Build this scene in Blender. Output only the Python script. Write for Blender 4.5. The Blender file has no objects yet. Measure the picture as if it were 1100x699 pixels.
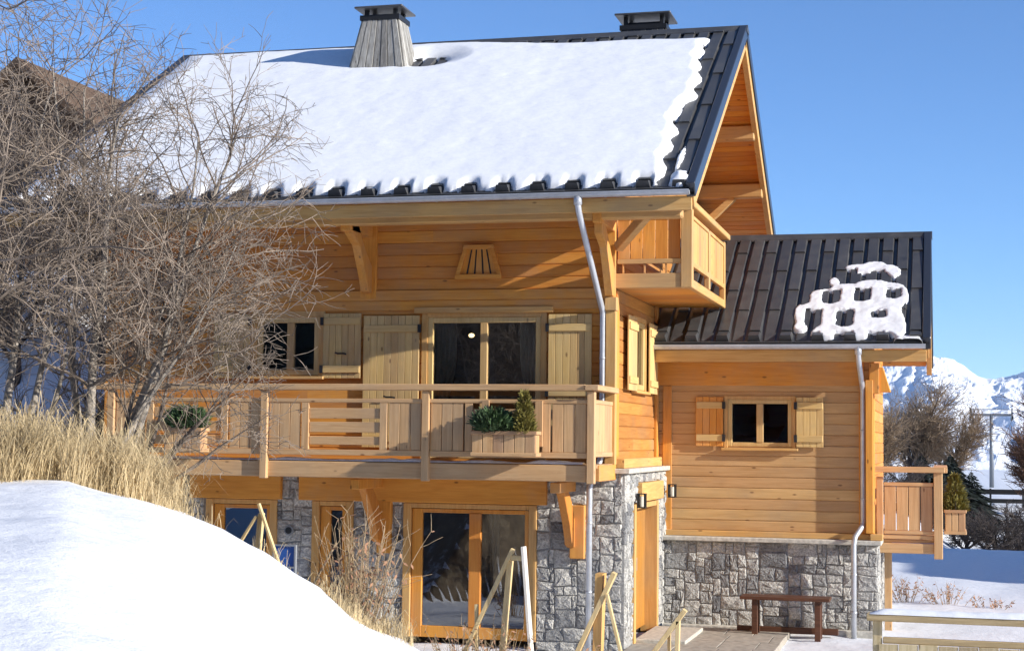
import bpy, math, random
from math import sin, cos, pi, radians, sqrt, atan2, degrees
from mathutils import Vector, noise
SC = bpy.context.scene
COL = SC.collection
rnd = random.Random(7)
LOC = {}

# ------------------------------------------------------------------ helpers
def smooth(a, b, x):
    t = max(0.0, min(1.0, (x - a) / (b - a)))
    return t * t * (3 - 2 * t)

def lerp_table(tab, x):
    if x <= tab[0][0]: return tab[0][1]
    for (x0, y0), (x1, y1) in zip(tab, tab[1:]):
        if x <= x1: return y0 + (y1 - y0) * (x - x0) / (x1 - x0)
    return tab[-1][1]

def fbm(x, y, z=0.0, o=4):
    return noise.fractal((x, y, z), 1.0, 2.0, o)

class MB:
    def __init__(self): self.v = []; self.f = []
    def quad(self, a, b, c, d):
        n = len(self.v); self.v += [tuple(a), tuple(b), tuple(c), tuple(d)]; self.f.append((n, n+1, n+2, n+3))
    def hexa(self, p):            # 8 points: bottom ring, top ring
        n = len(self.v); self.v += [tuple(q) for q in p]
        for q in ((3,2,1,0), (4,5,6,7), (0,1,5,4), (1,2,6,5), (2,3,7,6), (3,0,4,7)):
            self.f.append(tuple(n+i for i in q))
    def box(self, x0, x1, y0, y1, z0, z1):
        self.hexa([(x0,y0,z0),(x1,y0,z0),(x1,y1,z0),(x0,y1,z0),(x0,y0,z1),(x1,y0,z1),(x1,y1,z1),(x0,y1,z1)])
    def mbox(self, m, a0, a1, o0, o1, z0, z1):
        c = [m(a, o, z) for a in (a0, a1) for o in (o0, o1) for z in (z0, z1)]
        xs, ys, zs = zip(*c)
        self.box(min(xs), max(xs), min(ys), max(ys), min(zs), max(zs))
    def beam(self, p0, p1, w, h, up=(0,0,1)):
        p0, p1 = Vector(p0), Vector(p1); d = (p1 - p0).normalized(); up = Vector(up)
        s = d.cross(up)
        if s.length < 1e-4: s = d.cross(Vector((1,0,0)))
        s.normalize(); u = s.cross(d).normalized()
        s = s * (w/2); u = u * (h/2)
        self.hexa([p0-s-u, p0+s-u, p1+s-u, p1-s-u, p0-s+u, p0+s+u, p1+s+u, p1-s+u])
    def prism(self, poly, e):     # poly: 3D points, extruded by vector e
        e = Vector(e); n = len(self.v); k = len(poly)
        self.v += [tuple(p) for p in poly] + [tuple(Vector(p)+e) for p in poly]
        self.f.append(tuple(range(n+k-1, n-1, -1))); self.f.append(tuple(range(n+k, n+2*k)))
        for i in range(k):
            j = (i+1) % k; self.f.append((n+i, n+j, n+k+j, n+k+i))
    def tube(self, pts, rad, n=8, cap=True):
        pts = [Vector(p) for p in pts]
        if not hasattr(rad, '__len__'): rad = [rad]*len(pts)
        base = len(self.v); u = None
        for i, p in enumerate(pts):
            t = (pts[min(i+1, len(pts)-1)] - pts[max(i-1, 0)])
            if t.length < 1e-9: t = Vector((0,0,1))
            t.normalize()
            if u is None:
                u = t.orthogonal().normalized()
            else:
                u = u - t*u.dot(t)
                u = u.normalized() if u.length > 1e-6 else t.orthogonal().normalized()
            w = t.cross(u)
            for k in range(n):
                a = 2*pi*k/n
                self.v.append(tuple(p + u*(cos(a)*rad[i]) + w*(sin(a)*rad[i])))
        for i in range(len(pts)-1):
            for k in range(n):
                k2 = (k+1) % n; b = base+i*n
                self.f.append((b+k, b+k2, b+n+k2, b+n+k))
        if cap:
            self.f.append(tuple(base+k for k in range(n-1, -1, -1)))
            e = base+(len(pts)-1)*n; self.f.append(tuple(e+k for k in range(n)))
    def blob(self, c, r, seg=8, rings=5, jit=0.0):
        n = len(self.v); cx, cy, cz = c
        rx, ry, rz = r if hasattr(r, '__len__') else (r, r, r)
        for i in range(rings+1):
            th = pi*i/rings
            for k in range(seg):
                a = 2*pi*k/seg; j = 1 + jit*(rnd.random()-.5)
                self.v.append((cx+rx*j*sin(th)*cos(a), cy+ry*j*sin(th)*sin(a), cz-rz*j*cos(th)))
        for i in range(rings):
            for k in range(seg):
                k2 = (k+1) % seg; self.f.append((n+i*seg+k, n+i*seg+k2, n+(i+1)*seg+k2, n+(i+1)*seg+k))
    def pieces(self, tol):
        # separate pieces of this builder: islands whose bounding boxes are further than tol apart
        par = list(range(len(self.v)))
        def find(a):
            while par[a] != a: par[a] = par[par[a]]; a = par[a]
            return a
        for f in self.f:
            r0 = find(f[0])
            for q in f[1:]: par[find(q)] = r0
        isl = {}
        for i in range(len(self.v)): isl.setdefault(find(i), []).append(i)
        keys = list(isl)
        if len(keys) < 2 or len(keys) > 500: return [self]
        bb = []
        for k in keys:
            c = list(zip(*[self.v[i] for i in isl[k]])); bb.append((tuple(map(min, c)), tuple(map(max, c))))
        up = list(range(len(keys)))
        def fu(a):
            while up[a] != a: up[a] = up[up[a]]; a = up[a]
            return a
        for i in range(len(keys)):
            for j in range(i):
                if all(bb[i][0][d] <= bb[j][1][d]+tol and bb[j][0][d] <= bb[i][1][d]+tol for d in range(3)): up[fu(i)] = fu(j)
        grp = {}
        for i, k in enumerate(keys): grp.setdefault(fu(i), []).extend(isl[k])
        if len(grp) < 2: return [self]
        out = []; where = {}
        for g in sorted(grp):
            mb = MB()
            for i in sorted(grp[g]): where[i] = (len(out), len(mb.v)); mb.v.append(self.v[i])
            out.append(mb)
        for f in self.f: out[where[f[0]][0]].f.append(tuple(where[i][1] for i in f))
        return out
    def build(self, name, mat, parent=None, bevel=0.0, smooth_=False, loc=None, tol=.022):
        if parent is not None and tol is not None and name not in ('wall', 'stone_wall', 'mortar', 'roof', 'soffit', 'crown', 'foliage'):
            gs = self.pieces(tol)
            if len(gs) > 1:
                for g in gs[1:]: g.build(name, mat, parent, bevel, smooth_, None, None)
                return gs[0].build(name, mat, parent, bevel, smooth_, None, None)
        me = bpy.data.meshes.new(name)
        if loc is None:
            if parent is not None or not self.v:
                xs, ys, zs = zip(*self.v)
                loc = Vector(((min(xs)+max(xs))/2, (min(ys)+max(ys))/2, min(zs)))
            else:
                xs, ys, zs = zip(*self.v)
                loc = Vector(((min(xs)+max(xs))/2, (min(ys)+max(ys))/2, min(zs)))
        loc = Vector(loc)
        me.from_pydata([(x-loc.x, y-loc.y, z-loc.z) for x, y, z in self.v], [], self.f)
        me.update()
        if smooth_:
            me.polygons.foreach_set('use_smooth', [True]*len(me.polygons))
        me.materials.append(mat)
        o = bpy.data.objects.new(name, me); COL.objects.link(o)
        if parent is not None:
            o.parent = parent; o.location = loc - LOC[parent.name]
        else: o.location = loc
        LOC[o.name] = loc
        if bevel:
            b = o.modifiers.new('bevel', 'BEVEL'); b.width = bevel; b.segments = 1; b.limit_method = 'ANGLE'; b.angle_limit = radians(50)
        return o

def thing(name, loc, label, cat, group=None):
    o = bpy.data.objects.new(name, None); COL.objects.link(o); o.location = loc; LOC[o.name] = Vector(loc)
    o.empty_display_size = 0.2
    return tag(o, label, cat, group)
def tag(o, label, cat, group=None, kind=None):
    o['label'] = label; o['category'] = cat
    if group: o['group'] = group
    if kind: o['kind'] = kind
    return o
def struct(o): o['kind'] = 'structure'; return o

# ------------------------------------------------------------------ materials
class N:
    def __init__(self, name):
        self.m = bpy.data.materials.new(name); self.m.use_nodes = True
        self.t = self.m.node_tree; self.b = self.t.nodes['Principled BSDF']
    def n(self, typ, **kw):
        x = self.t.nodes.new(typ)
        for k, v in kw.items():
            if k.startswith('_'): setattr(x, k[1:], v)
            else: x.inputs[k.replace('__', ' ')].default_value = v
        return x
    def l(self, a, b): self.t.links.new(a, b)
    def geo(self): return self.n('ShaderNodeNewGeometry')
    def ramp(self, fac, stops):
        r = self.t.nodes.new('ShaderNodeValToRGB')
        el = r.color_ramp.elements
        while len(el) < len(stops): el.new(0.5)
        for e, (p, c) in zip(el, stops):
            e.position = p; e.color = (*c, 1) if len(c) == 3 else c
        self.l(fac, r.inputs['Fac']); return r
    def noise(self, vec, scale, detail=4, rough=.55, dist=0.0):
        x = self.n('ShaderNodeTexNoise'); x.inputs['Scale'].default_value = scale; x.inputs['Detail'].default_value = detail
        x.inputs['Roughness'].default_value = rough; x.inputs['Distortion'].default_value = dist
        if vec is not None: self.l(vec, x.inputs['Vector'])
        return x
    def math(self, op, a, b=None, clamp=False):
        x = self.t.nodes.new('ShaderNodeMath'); x.operation = op; x.use_clamp = clamp
        for i, q in enumerate((a, b)):
            if q is None: continue
            if hasattr(q, 'links'): self.l(q, x.inputs[i])
            else: x.inputs[i].default_value = q
        return x.outputs[0]
    def mix(self, fac, a, b, blend='MIX'):
        x = self.t.nodes.new('ShaderNodeMix'); x.data_type = 'RGBA'; x.blend_type = blend
        for i, q in ((0, fac), (6, a), (7, b)):
            if hasattr(q, 'links'): self.l(q, x.inputs[i])
            elif isinstance(q, tuple): x.inputs[i].default_value = (*q, 1)
            else: x.inputs[i].default_value = q
        return x.outputs[2]
    def bump(self, h, strength, dist=.02):
        x = self.n('ShaderNodeBump'); x.inputs['Strength'].default_value = strength; x.inputs['Distance'].default_value = dist
        self.l(h, x.inputs['Height']); self.l(x.outputs[0], self.b.inputs['Normal'])

def wood(name, c1, c2, axis='X', rough=.62, var=.2, knots=.8, grey=0.0):
    q = N(name); g = q.geo(); r = g.outputs['Random Per Island']
    cmb = q.n('ShaderNodeCombineXYZ')
    for i, k in enumerate((13.7, 7.3, 5.9)): q.l(q.math('MULTIPLY', r, k), cmb.inputs[i])
    add = q.n('ShaderNodeVectorMath', _operation='ADD'); q.l(g.outputs['Position'], add.inputs[0]); q.l(cmb.outputs[0], add.inputs[1])
    def mp(along, across):
        m = q.n('ShaderNodeMapping'); s = [across]*3; s['XYZ'.index(axis)] = along
        m.inputs['Scale'].default_value = s; q.l(add.outputs[0], m.inputs['Vector']); return m.outputs[0]
    n1 = q.noise(mp(.9, 14), 1.6, 5, .6, .8)
    n2 = q.noise(mp(2.2, 70), 1.3, 3, .6)
    n3 = q.noise(mp(.6, 1.5), 1.0, 3, .6)
    col = q.ramp(n1.outputs['Fac'], [(.33, c2), (.62, c1)]).outputs[0]
    vor = q.n('ShaderNodeTexVoronoi'); q.l(mp(2.8, 6.5), vor.inputs['Vector']); vor.inputs['Scale'].default_value = 1.0
    kn = q.ramp(vor.outputs['Distance'], [(.06, (1,1,1)), (.13, (0,0,0))]).outputs[0]
    sel = q.n('ShaderNodeSeparateColor'); q.l(vor.outputs['Color'], sel.inputs[0])
    km = q.math('MULTIPLY', q.math('MULTIPLY', kn, q.math('GREATER_THAN', sel.outputs[0], .6)), knots)
    col = q.mix(km, col, (c2[0]*.3, c2[1]*.22, c2[2]*.2))
    n4 = q.noise(mp(.35, .35), 1.7, 5, .68)
    st = q.ramp(n4.outputs['Fac'], [(.46, (0,0,0)), (.70, (1,1,1))])
    col = q.mix(q.math('MULTIPLY', st.outputs[0], .42), col, (c2[0]*.62, c2[0]*.47, c2[0]*.33))
    v = q.math('ADD', q.math('MULTIPLY', r, var), 1 - var/2)
    v = q.math('MULTIPLY', v, q.math('ADD', q.math('MULTIPLY', n3.outputs['Fac'], .34), .83))
    v = q.math('MULTIPLY', v, q.math('ADD', q.math('MULTIPLY', n2.outputs['Fac'], .24), .88))
    h = q.n('ShaderNodeHueSaturation'); q.l(v, h.inputs['Value']); q.l(col, h.inputs['Color'])
    q.l(q.math('ADD', q.math('MULTIPLY', r, .010), .495), h.inputs['Hue'])
    if grey: h.inputs['Saturation'].default_value = 1-grey
    q.l(h.outputs[0], q.b.inputs['Base Color']); q.b.inputs['Roughness'].default_value = rough
    q.b.inputs['Specular IOR Level'].default_value = .3
    q.bump(q.math('ADD', n1.outputs['Fac'], q.math('MULTIPLY', n2.outputs['Fac'], .5)), .25, .004)
    return q.m

PINE = ((.70,.30,.055), (.60,.225,.036))
SIDEP = ((.52,.24,.06), (.43,.18,.04))
ANNEX = ((.59,.365,.165), (.50,.29,.115))
PALE = ((.66,.45,.19), (.57,.36,.13))
LARCH = ((.60,.37,.19), (.50,.28,.13))
BEAM = ((.63,.36,.13), (.53,.27,.085))
W = {}
for nm, (a, b) in dict(pine=PINE, side=SIDEP, annex=ANNEX, pale=PALE, larch=LARCH, beam=BEAM).items():
    for ax in 'XYZ': W[nm+ax] = wood(nm+' wood '+ax, a, b, ax)
W['raw'] = wood('raw timber', (.66,.50,.26), (.55,.38,.18), 'Z', var=.25)
W['white'] = wood('white painted plank', (.80,.76,.68), (.74,.68,.58), 'Z', var=.1, knots=.15)
W['greyZ'] = wood('weathered chimney boards', (.40,.385,.35), (.20,.19,.17), 'Z', rough=.85, var=.5, knots=.8)
W['brown'] = wood('dark stained wood', (.115,.045,.024), (.075,.028,.016), 'X', rough=.45, var=.2)
W['oldX'] = wood('aged fence wood', (.46,.34,.19), (.33,.235,.12), 'X', rough=.75, var=.35)
W['oldZ'] = wood('aged fence boards', (.52,.42,.26), (.40,.31,.17), 'Z', rough=.75, var=.35)
W['far'] = wood('dark old chalet wood', (.16,.10,.06), (.09,.055,.035), 'X', rough=.8, var=.4)
W['door'] = wood('varnished door wood', (.46,.21,.045), (.38,.15,.03), 'Z', rough=.4, var=.1, knots=.25)

def mat_plain(name, col, rough=.5, metal=0.0, nscale=0, namp=.2, bump=0.0, spec=.5):
    q = N(name); q.b.inputs['Roughness'].default_value = rough; q.b.inputs['Metallic'].default_value = metal
    q.b.inputs['Specular IOR Level'].default_value = spec
    if nscale:
        g = q.geo(); n = q.noise(g.outputs['Position'], nscale, 5, .6)
        c = q.ramp(n.outputs['Fac'], [(.3, tuple(x*(1-namp) for x in col)), (.7, tuple(min(1, x*(1+namp)) for x in col))])
        q.l(c.outputs[0], q.b.inputs['Base Color'])
        if bump: q.bump(n.outputs['Fac'], bump, .02)
    else: q.b.inputs['Base Color'].default_value = (*col, 1)
    return q.m

def mat_snow(name, coarse=1.0, bs=.3):
    q = N(name); g = q.geo()
    n1 = q.noise(g.outputs['Position'], 1.3*coarse, 5, .55); n2 = q.noise(g.outputs['Position'], 9*coarse, 5, .65); n3 = q.noise(g.outputs['Position'], 60, 3, .6)
    c = q.ramp(n2.outputs['Fac'], [(.25, (.77,.785,.81)), (.6, (.85,.86,.875))])
    q.l(c.outputs[0], q.b.inputs['Base Color']); q.b.inputs['Roughness'].default_value = .75
    q.b.inputs['Specular IOR Level'].default_value = .25
    h = q.math('ADD', q.math('MULTIPLY', n1.outputs['Fac'], 1.6), q.math('ADD', q.math('MULTIPLY', n2.outputs['Fac'], .45), q.math('MULTIPLY', n3.outputs['Fac'], .1)))
    q.bump(h, bs, .06)
    return q.m
SNOW = mat_snow('snow', 1.0, .14)
ROOFSNOW = mat_snow('roof snow', 1.6, .09)

def mat_stone():
    q = N('rubble stone'); g = q.geo(); r = g.outputs['Random Per Island']
    base = q.ramp(r, [(0, (.19,.19,.195)), (.15, (.31,.307,.30)), (.45, (.50,.485,.45)), (.75, (.60,.58,.53)), (1, (.43,.42,.40))])
    cmb = q.n('ShaderNodeCombineXYZ'); q.l(q.math('MULTIPLY', r, 31.0), cmb.inputs[0])
    add = q.n('ShaderNodeVectorMath', _operation='ADD'); q.l(g.outputs['Position'], add.inputs[0]); q.l(cmb.outputs[0], add.inputs[1])
    n1 = q.noise(add.outputs[0], 9, 6, .68, .6); n2 = q.noise(add.outputs[0], 34, 4, .65)
    v = q.ramp(n1.outputs['Fac'], [(.28, (.66,.66,.67)), (.5, (1.0,1.0,1.0)), (.72, (1.28,1.26,1.22))])
    c = q.mix(1.0, base.outputs[0], v.outputs[0], 'MULTIPLY')
    sp = q.ramp(n2.outputs['Fac'], [(.32, (.52,.52,.52)), (.62, (1.22,1.22,1.21))])
    c = q.mix(1.0, c, sp.outputs[0], 'MULTIPLY')
    q.l(c, q.b.inputs['Base Color']); q.b.inputs['Roughness'].default_value = .85
    q.bump(q.math('ADD', n1.outputs['Fac'], q.math('MULTIPLY', n2.outputs['Fac'], .6)), 1.0, .04)
    return q.m
STONE = mat_stone()
MORTAR = mat_plain('mortar', (.34,.33,.31), .95, nscale=25, namp=.35, bump=.4)
SLAB = mat_plain('stone slab', (.52,.49,.42), .8, nscale=14, namp=.28, bump=.3)

def mat_roof():
    q = N('dark roof metal'); g = q.geo(); r = g.outputs['Random Per Island']
    n = q.noise(g.outputs['Position'], 3.5, 6, .65, .4)
    c = q.ramp(n.outputs['Fac'], [(.3, (.046,.046,.048)), (.62, (.074,.073,.072)), (.82, (.125,.12,.117))])
    h = q.n('ShaderNodeHueSaturation'); q.l(c.outputs[0], h.inputs['Color']); q.l(q.math('ADD', q.math('MULTIPLY', r, .3), .85), h.inputs['Value'])
    q.l(h.outputs[0], q.b.inputs['Base Color'])
    q.l(q.math('ADD', q.math('MULTIPLY', n.outputs['Fac'], .3), .25), q.b.inputs['Roughness'])
    q.b.inputs['Specular IOR Level'].default_value = .5
    return q.m
ROOF = mat_roof()
VERGE = mat_plain('verge sheet metal', (.045,.05,.062), .28, .3)
ZINC = mat_plain('grey zinc', (.56,.58,.61), .36, .45, nscale=6, namp=.12)
BLACK = mat_plain('black iron', (.015,.015,.016), .5)
DARKIN = mat_plain('room wall', (.20,.15,.11), .9)
CURTAIN = mat_plain('white curtain cloth', (.75,.74,.72), .9, nscale=20, namp=.1)
BLUE = mat_plain('blue board', (.03,.10,.34), .45)
GREYP = mat_plain('grey plastic', (.25,.26,.27), .5)
TWIG = mat_plain('grey brown twigs', (.215,.168,.128), .8, nscale=3, namp=.6)
BARK = mat_plain('pale grey bark', (.27,.235,.195), .9, nscale=22, namp=.55, bump=.6)
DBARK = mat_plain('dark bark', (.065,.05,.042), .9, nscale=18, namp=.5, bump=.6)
STALK = mat_plain('dry stalks', (.40,.29,.17), .85, nscale=5, namp=.35)
GRASS = mat_plain('dry grass', (.52,.40,.22), .8, nscale=3, namp=.35)
LEAF = mat_plain('withered leaf', (.32,.17,.095), .8, nscale=9, namp=.4)
NEEDG = mat_plain('dark green needles', (.055,.10,.035), .7, nscale=8, namp=.5)
NEEDY = mat_plain('golden green needles', (.20,.17,.035), .7, nscale=8, namp=.5)
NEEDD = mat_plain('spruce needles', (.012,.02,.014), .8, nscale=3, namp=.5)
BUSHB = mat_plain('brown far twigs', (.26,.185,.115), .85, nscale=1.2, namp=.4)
LARCHT = mat_plain('rust brown larch twigs', (.18,.095,.055), .85, nscale=1.5, namp=.4)
EARTH = mat_plain('soil', (.16,.12,.08), .95, nscale=7, namp=.45, bump=.6)
PAVE = mat_plain('paving', (.36,.32,.26), .85, nscale=9, namp=.3, bump=.25)
ROCK = mat_plain('rock', (.22,.21,.20), .9, nscale=4, namp=.4, bump=.7)
STEEL = mat_plain('galvanised steel', (.22,.24,.26), .5, .5)
LAMPM = mat_plain('lamp glass', (.65,.6,.5), .35)

def mat_glass():
    q = N('window glass'); t = q.t
    for x in list(t.nodes):
        if x.type == 'BSDF_PRINCIPLED': t.nodes.remove(x)
    out = [x for x in t.nodes if x.type == 'OUTPUT_MATERIAL'][0]
    tr = q.n('ShaderNodeBsdfTransparent'); tr.inputs[0].default_value = (.62,.66,.66,1)
    gl = q.n('ShaderNodeBsdfGlossy'); gl.inputs['Roughness'].default_value = .012; gl.inputs[0].default_value = (.95,.97,1,1)
    fr = q.n('ShaderNodeFresnel'); fr.inputs['IOR'].default_value = 2.7
    g = q.geo(); nz = q.noise(g.outputs['Position'], 1.1, 2, .5)
    bp = q.n('ShaderNodeBump'); bp.inputs['Strength'].default_value = .04; bp.inputs['Distance'].default_value = .05
    q.l(nz.outputs['Fac'], bp.inputs['Height']); q.l(bp.outputs[0], gl.inputs['Normal'])
    mx = q.n('ShaderNodeMixShader'); q.l(fr.outputs[0], mx.inputs[0]); q.l(tr.outputs[0], mx.inputs[1]); q.l(gl.outputs[0], mx.inputs[2])
    q.l(mx.outputs[0], out.inputs[0])
    return q.m
GLASS = mat_glass()

# ------------------------------------------------------------------ camera, sun, sky
CAM = Vector((4.67903, -23.64041, 3.1))
cam = bpy.data.cameras.new('camera'); co = bpy.data.objects.new('camera', cam); COL.objects.link(co)
from mathutils import Matrix
yaw, pitch, roll = -2.58710661e-01, 6.94309187e-02, 1.14327870e-02
Fv = Vector((sin(yaw)*cos(pitch), cos(yaw)*cos(pitch), sin(pitch))); Rv = Vector((cos(yaw), -sin(yaw), 0)); Uv = Rv.cross(Fv)
R2 = Rv*cos(roll)+Uv*sin(roll); U2 = -Rv*sin(roll)+Uv*cos(roll)
mw = Matrix((( R2.x, U2.x, -Fv.x), (R2.y, U2.y, -Fv.y), (R2.z, U2.z, -Fv.z))).to_4x4(); mw.translation = CAM
co.matrix_world = mw
cam.sensor_width = 36; cam.lens = 36*1752.15/1100; cam.clip_start = .1; cam.clip_end = 30000
SC.camera = co

SUN = Vector((4.5, -1.0, 1.8)).normalized()
sl = bpy.data.lights.new('sun', 'SUN'); so = bpy.data.objects.new('sun', sl); COL.objects.link(so)
sl.energy = 3.6; sl.angle = radians(.53); sl.color = (1, .955, .88)
so.rotation_euler = SUN.to_track_quat('Z', 'Y').to_euler(); so.location = (30, -10, 30)
wd = bpy.data.worlds.new('World'); SC.world = wd; wd.use_nodes = True
nt = wd.node_tree; bg = nt.nodes['Background']
sk = nt.nodes.new('ShaderNodeTexSky'); sk.sky_type = 'NISHITA'; sk.sun_disc = False
sk.sun_elevation = math.asin(SUN.z); sk.sun_rotation = atan2(SUN.x, SUN.y)
sk.altitude = 2600; sk.air_density = 1.0; sk.dust_density = .0; sk.ozone_density = 6.5
nt.links.new(sk.outputs[0], bg.inputs[0]); bg.inputs[1].default_value = .102
SC.view_settings.view_transform = 'Standard'; SC.view_settings.look = 'None'; SC.view_settings.exposure = .98; SC.view_settings.gamma = 1

# ------------------------------------------------------------------ terrain
CREST = [(-34,-.0295),(-32.12,-.0297),(-29.9,-.029),(-29.1,-.0339),(-27.55,-.0388),(-25.98,-.0459),(-24.7,-.0558),(-23.4,-.068),(-22.5,-.0803),(-21.3,-.0931),(-20,-.1114),(-18.57,-.1236),(-17,-.139),(-15,-.16),(-10,-.2)]
RC = [(-34,12.5),(-27,13.2),(-23.4,14.2),(-21.3,15.2),(-18.5,16.8),(-15,18)]
def ground_z(x, y):
    dx, dy = x-CAM.x, y-CAM.y; r = math.hypot(dx, dy); phi = degrees(atan2(dx, dy))
    base = 1.35*smooth(-9.5, -20, y)
    if y > 150: base -= 150*smooth(150, 2200, y)
    # unseen hill added off to the right to cast the far snow shadow
    e = (x - (20.3 - (y-13)*.357))
    base += 8.2*smooth(-1.5, 4, e)*smooth(8.0, 11.5, y)*(1-smooth(31, 41, y))
    # the wooded slope behind the photographer
    base += 55*smooth(-32, -150, y)
    base += 7.2*smooth(5, 13, y)*smooth(-10.8, -15, x)*(1-smooth(60, 110, y))
    # gully with bushes beyond the garden
    base -= 1.6*smooth(26, 40, y)*(1-smooth(52, 66, y))*smooth(2.5, 6.0, x)
    z = base
    if -180 < phi < 0 and r < 60:
        s = lerp_table(CREST, max(-34, phi)); rc = lerp_table(RC, max(-34, phi)); zc = CAM.z + s*rc
        zc = zc if phi > -40 else zc
        fade = 1 if phi > -60 else 1-smooth(60, 100, -phi)
        if r < rc:
            t = (rc-r)/rc; m = zc - (zc-1.35)*t**1.6
        else:
            plateau = 4.2*smooth(-25.6, -28.5, phi)
            d = r-rc-.05-plateau
            m = zc - .015*(r-rc) - (zc-.0)*smooth(0, 3.4, d)
        m = m*fade*(1 if phi < -17 else smooth(-13, -17, phi))
        if phi > -17: m = max(m, 0)
        z = max(z, m)
    z += .040*fbm(x*.6, y*.6)*min(1, r/10) + .016*fbm(x*2.2, y*2.2, 3) + .010*abs(fbm(x*1.3+y*.6, y*3.4, 9))
    return z

def grid(xs, ys, fn):
    m = MB(); nx = len(xs)
    for y in ys:
        for x in xs: m.v.append((x, y, fn(x, y)))
    for j in range(len(ys)-1):
        for i in range(nx-1):
            a = j*nx+i; m.f.append((a, a+1, a+nx+1, a+nx))
    return m
def axis_vals(lo, a, b, hi, step, g=1.25):
    v = []; x = a
    while x <= b+1e-6: v.append(x); x += step
    s = step; x = v[-1]
    while x < hi: s *= g; x += s; v.append(min(x, hi))
    s = step; x = v[0]
    while x > lo: s *= g; x -= s; v.insert(0, max(x, lo))
    return v
xs = axis_vals(-4000, -9, 10, 4000, .14, 1.18); ys = axis_vals(-400, -24, 2, 9000, .14, 1.10)
gm = grid(xs, ys, ground_z)
def mat_ground():
    q = N('snow with bare steep banks'); g = q.geo(); P_ = g.outputs['Position']
    n1 = q.noise(P_, 1.1, 5, .55); n2 = q.noise(P_, 8, 5, .65); n3 = q.noise(P_, 55, 3, .6); n4 = q.noise(P_, 3.2, 6, .7)
    sn = q.ramp(n2.outputs['Fac'], [(.25, (.70,.715,.74)), (.6, (.80,.81,.83))]).outputs[0]
    so_ = q.ramp(n4.outputs['Fac'], [(.3, (.07,.05,.035)), (.55, (.20,.15,.095)), (.7, (.34,.27,.17))]).outputs[0]
    sx = q.n('ShaderNodeSeparateXYZ'); q.l(g.outputs['True Normal'], sx.inputs[0])
    k = q.math('ADD', sx.outputs[2], q.math('MULTIPLY', q.math('SUBTRACT', n4.outputs['Fac'], .5), .55))
    msk = q.ramp(k, [(.68, (1,1,1)), (.78, (0,0,0))]).outputs[0]
    msk = q.math('MULTIPLY', msk, q.ramp(sx.outputs[1], [(.30, (0,0,0)), (.42, (1,1,1))]).outputs[0])
    q.l(q.mix(msk, sn, so_), q.b.inputs['Base Color']); q.b.inputs['Roughness'].default_value = .75; q.b.inputs['Specular IOR Level'].default_value = .25
    h = q.math('ADD', q.math('MULTIPLY', n1.outputs['Fac'], 1.6), q.math('ADD', q.math('MULTIPLY', n2.outputs['Fac'], .5), q.math('MULTIPLY', n3.outputs['Fac'], .14)))
    q.bump(h, .38, .07)
    return q.m
struct(gm.build('ground', mat_ground(), None, smooth_=True, loc=(0,0,0)))

# distant mountains, two kilometres wide chain beyond the valley
def mountains():
    m = MB(); na, nr = 520, 130
    ptab = [(-40,-.02),(-6,.052),(-2.6,.047),(-.9,.046),(-.35,.051),(.35,.0505),(.95,.0455),(1.4,.0435),(1.9,.0435),(2.4,.0430),(4,.05),(8,.062),(30,.05)]
    for j in range(nr):
        r = 3600 + 3000*j/(nr-1)
        for i in range(na):
            ph = -9 + 18*i/(na-1); a = radians(ph)
            x = CAM.x + r*sin(a); y = CAM.y + r*cos(a)
            peak = lerp_table(ptab, ph)*5600 + 155
            w = 1-abs(r-5600)/2000 if r < 5600 else 1-(r-5600)/1600
            w = max(0, w)
            rg = noise.ridged_multi_fractal((x/620, y/1900, 1.7), 1.0, 2.1, 6, 1.0, 2.0)
            det = fbm(x/190, y/190, .5, 6)
            gl = noise.ridged_multi_fractal((x/240+.3*det, y/1500, 4.2), 1.0, 2.2, 5, 1.0, 2.0)
            z = -155 + peak*w**1.15 + (rg-1.1)*60*(w*(1.25-w))*2.2 + (gl-1.0)*52*(w*(1.2-w))*2.6 + det*12*w
            m.v.append((x, y, z))
    for j in range(nr-1):
        for i in range(na-1):
            a = j*na+i; m.f.append((a, a+1, a+na+1, a+na))
    q = N('mountain snow and rock'); g = q.geo()
    sx = q.n('ShaderNodeSeparateXYZ'); q.l(g.outputs['Normal'], sx.inputs[0])
    n = q.noise(g.outputs['Position'], .02, 7, .7)
    k = q.math('ADD', sx.outputs[2], q.math('MULTIPLY', n.outputs['Fac'], .55))
    c = q.ramp(k, [(.80, (.26,.26,.30)), (.92, (.86,.88,.92))])
    q.l(c.outputs[0], q.b.inputs['Base Color']); q.b.inputs['Roughness'].default_value = .9
    struct(m.build('mountains', q.m, None, smooth_=False))
mountains()

# ------------------------------------------------------------------ the chalet
def front(Y0): return lambda a, o, z: (a, Y0-o, z)
def side(X0): return lambda a, o, z: (X0+o, a, z)

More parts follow.
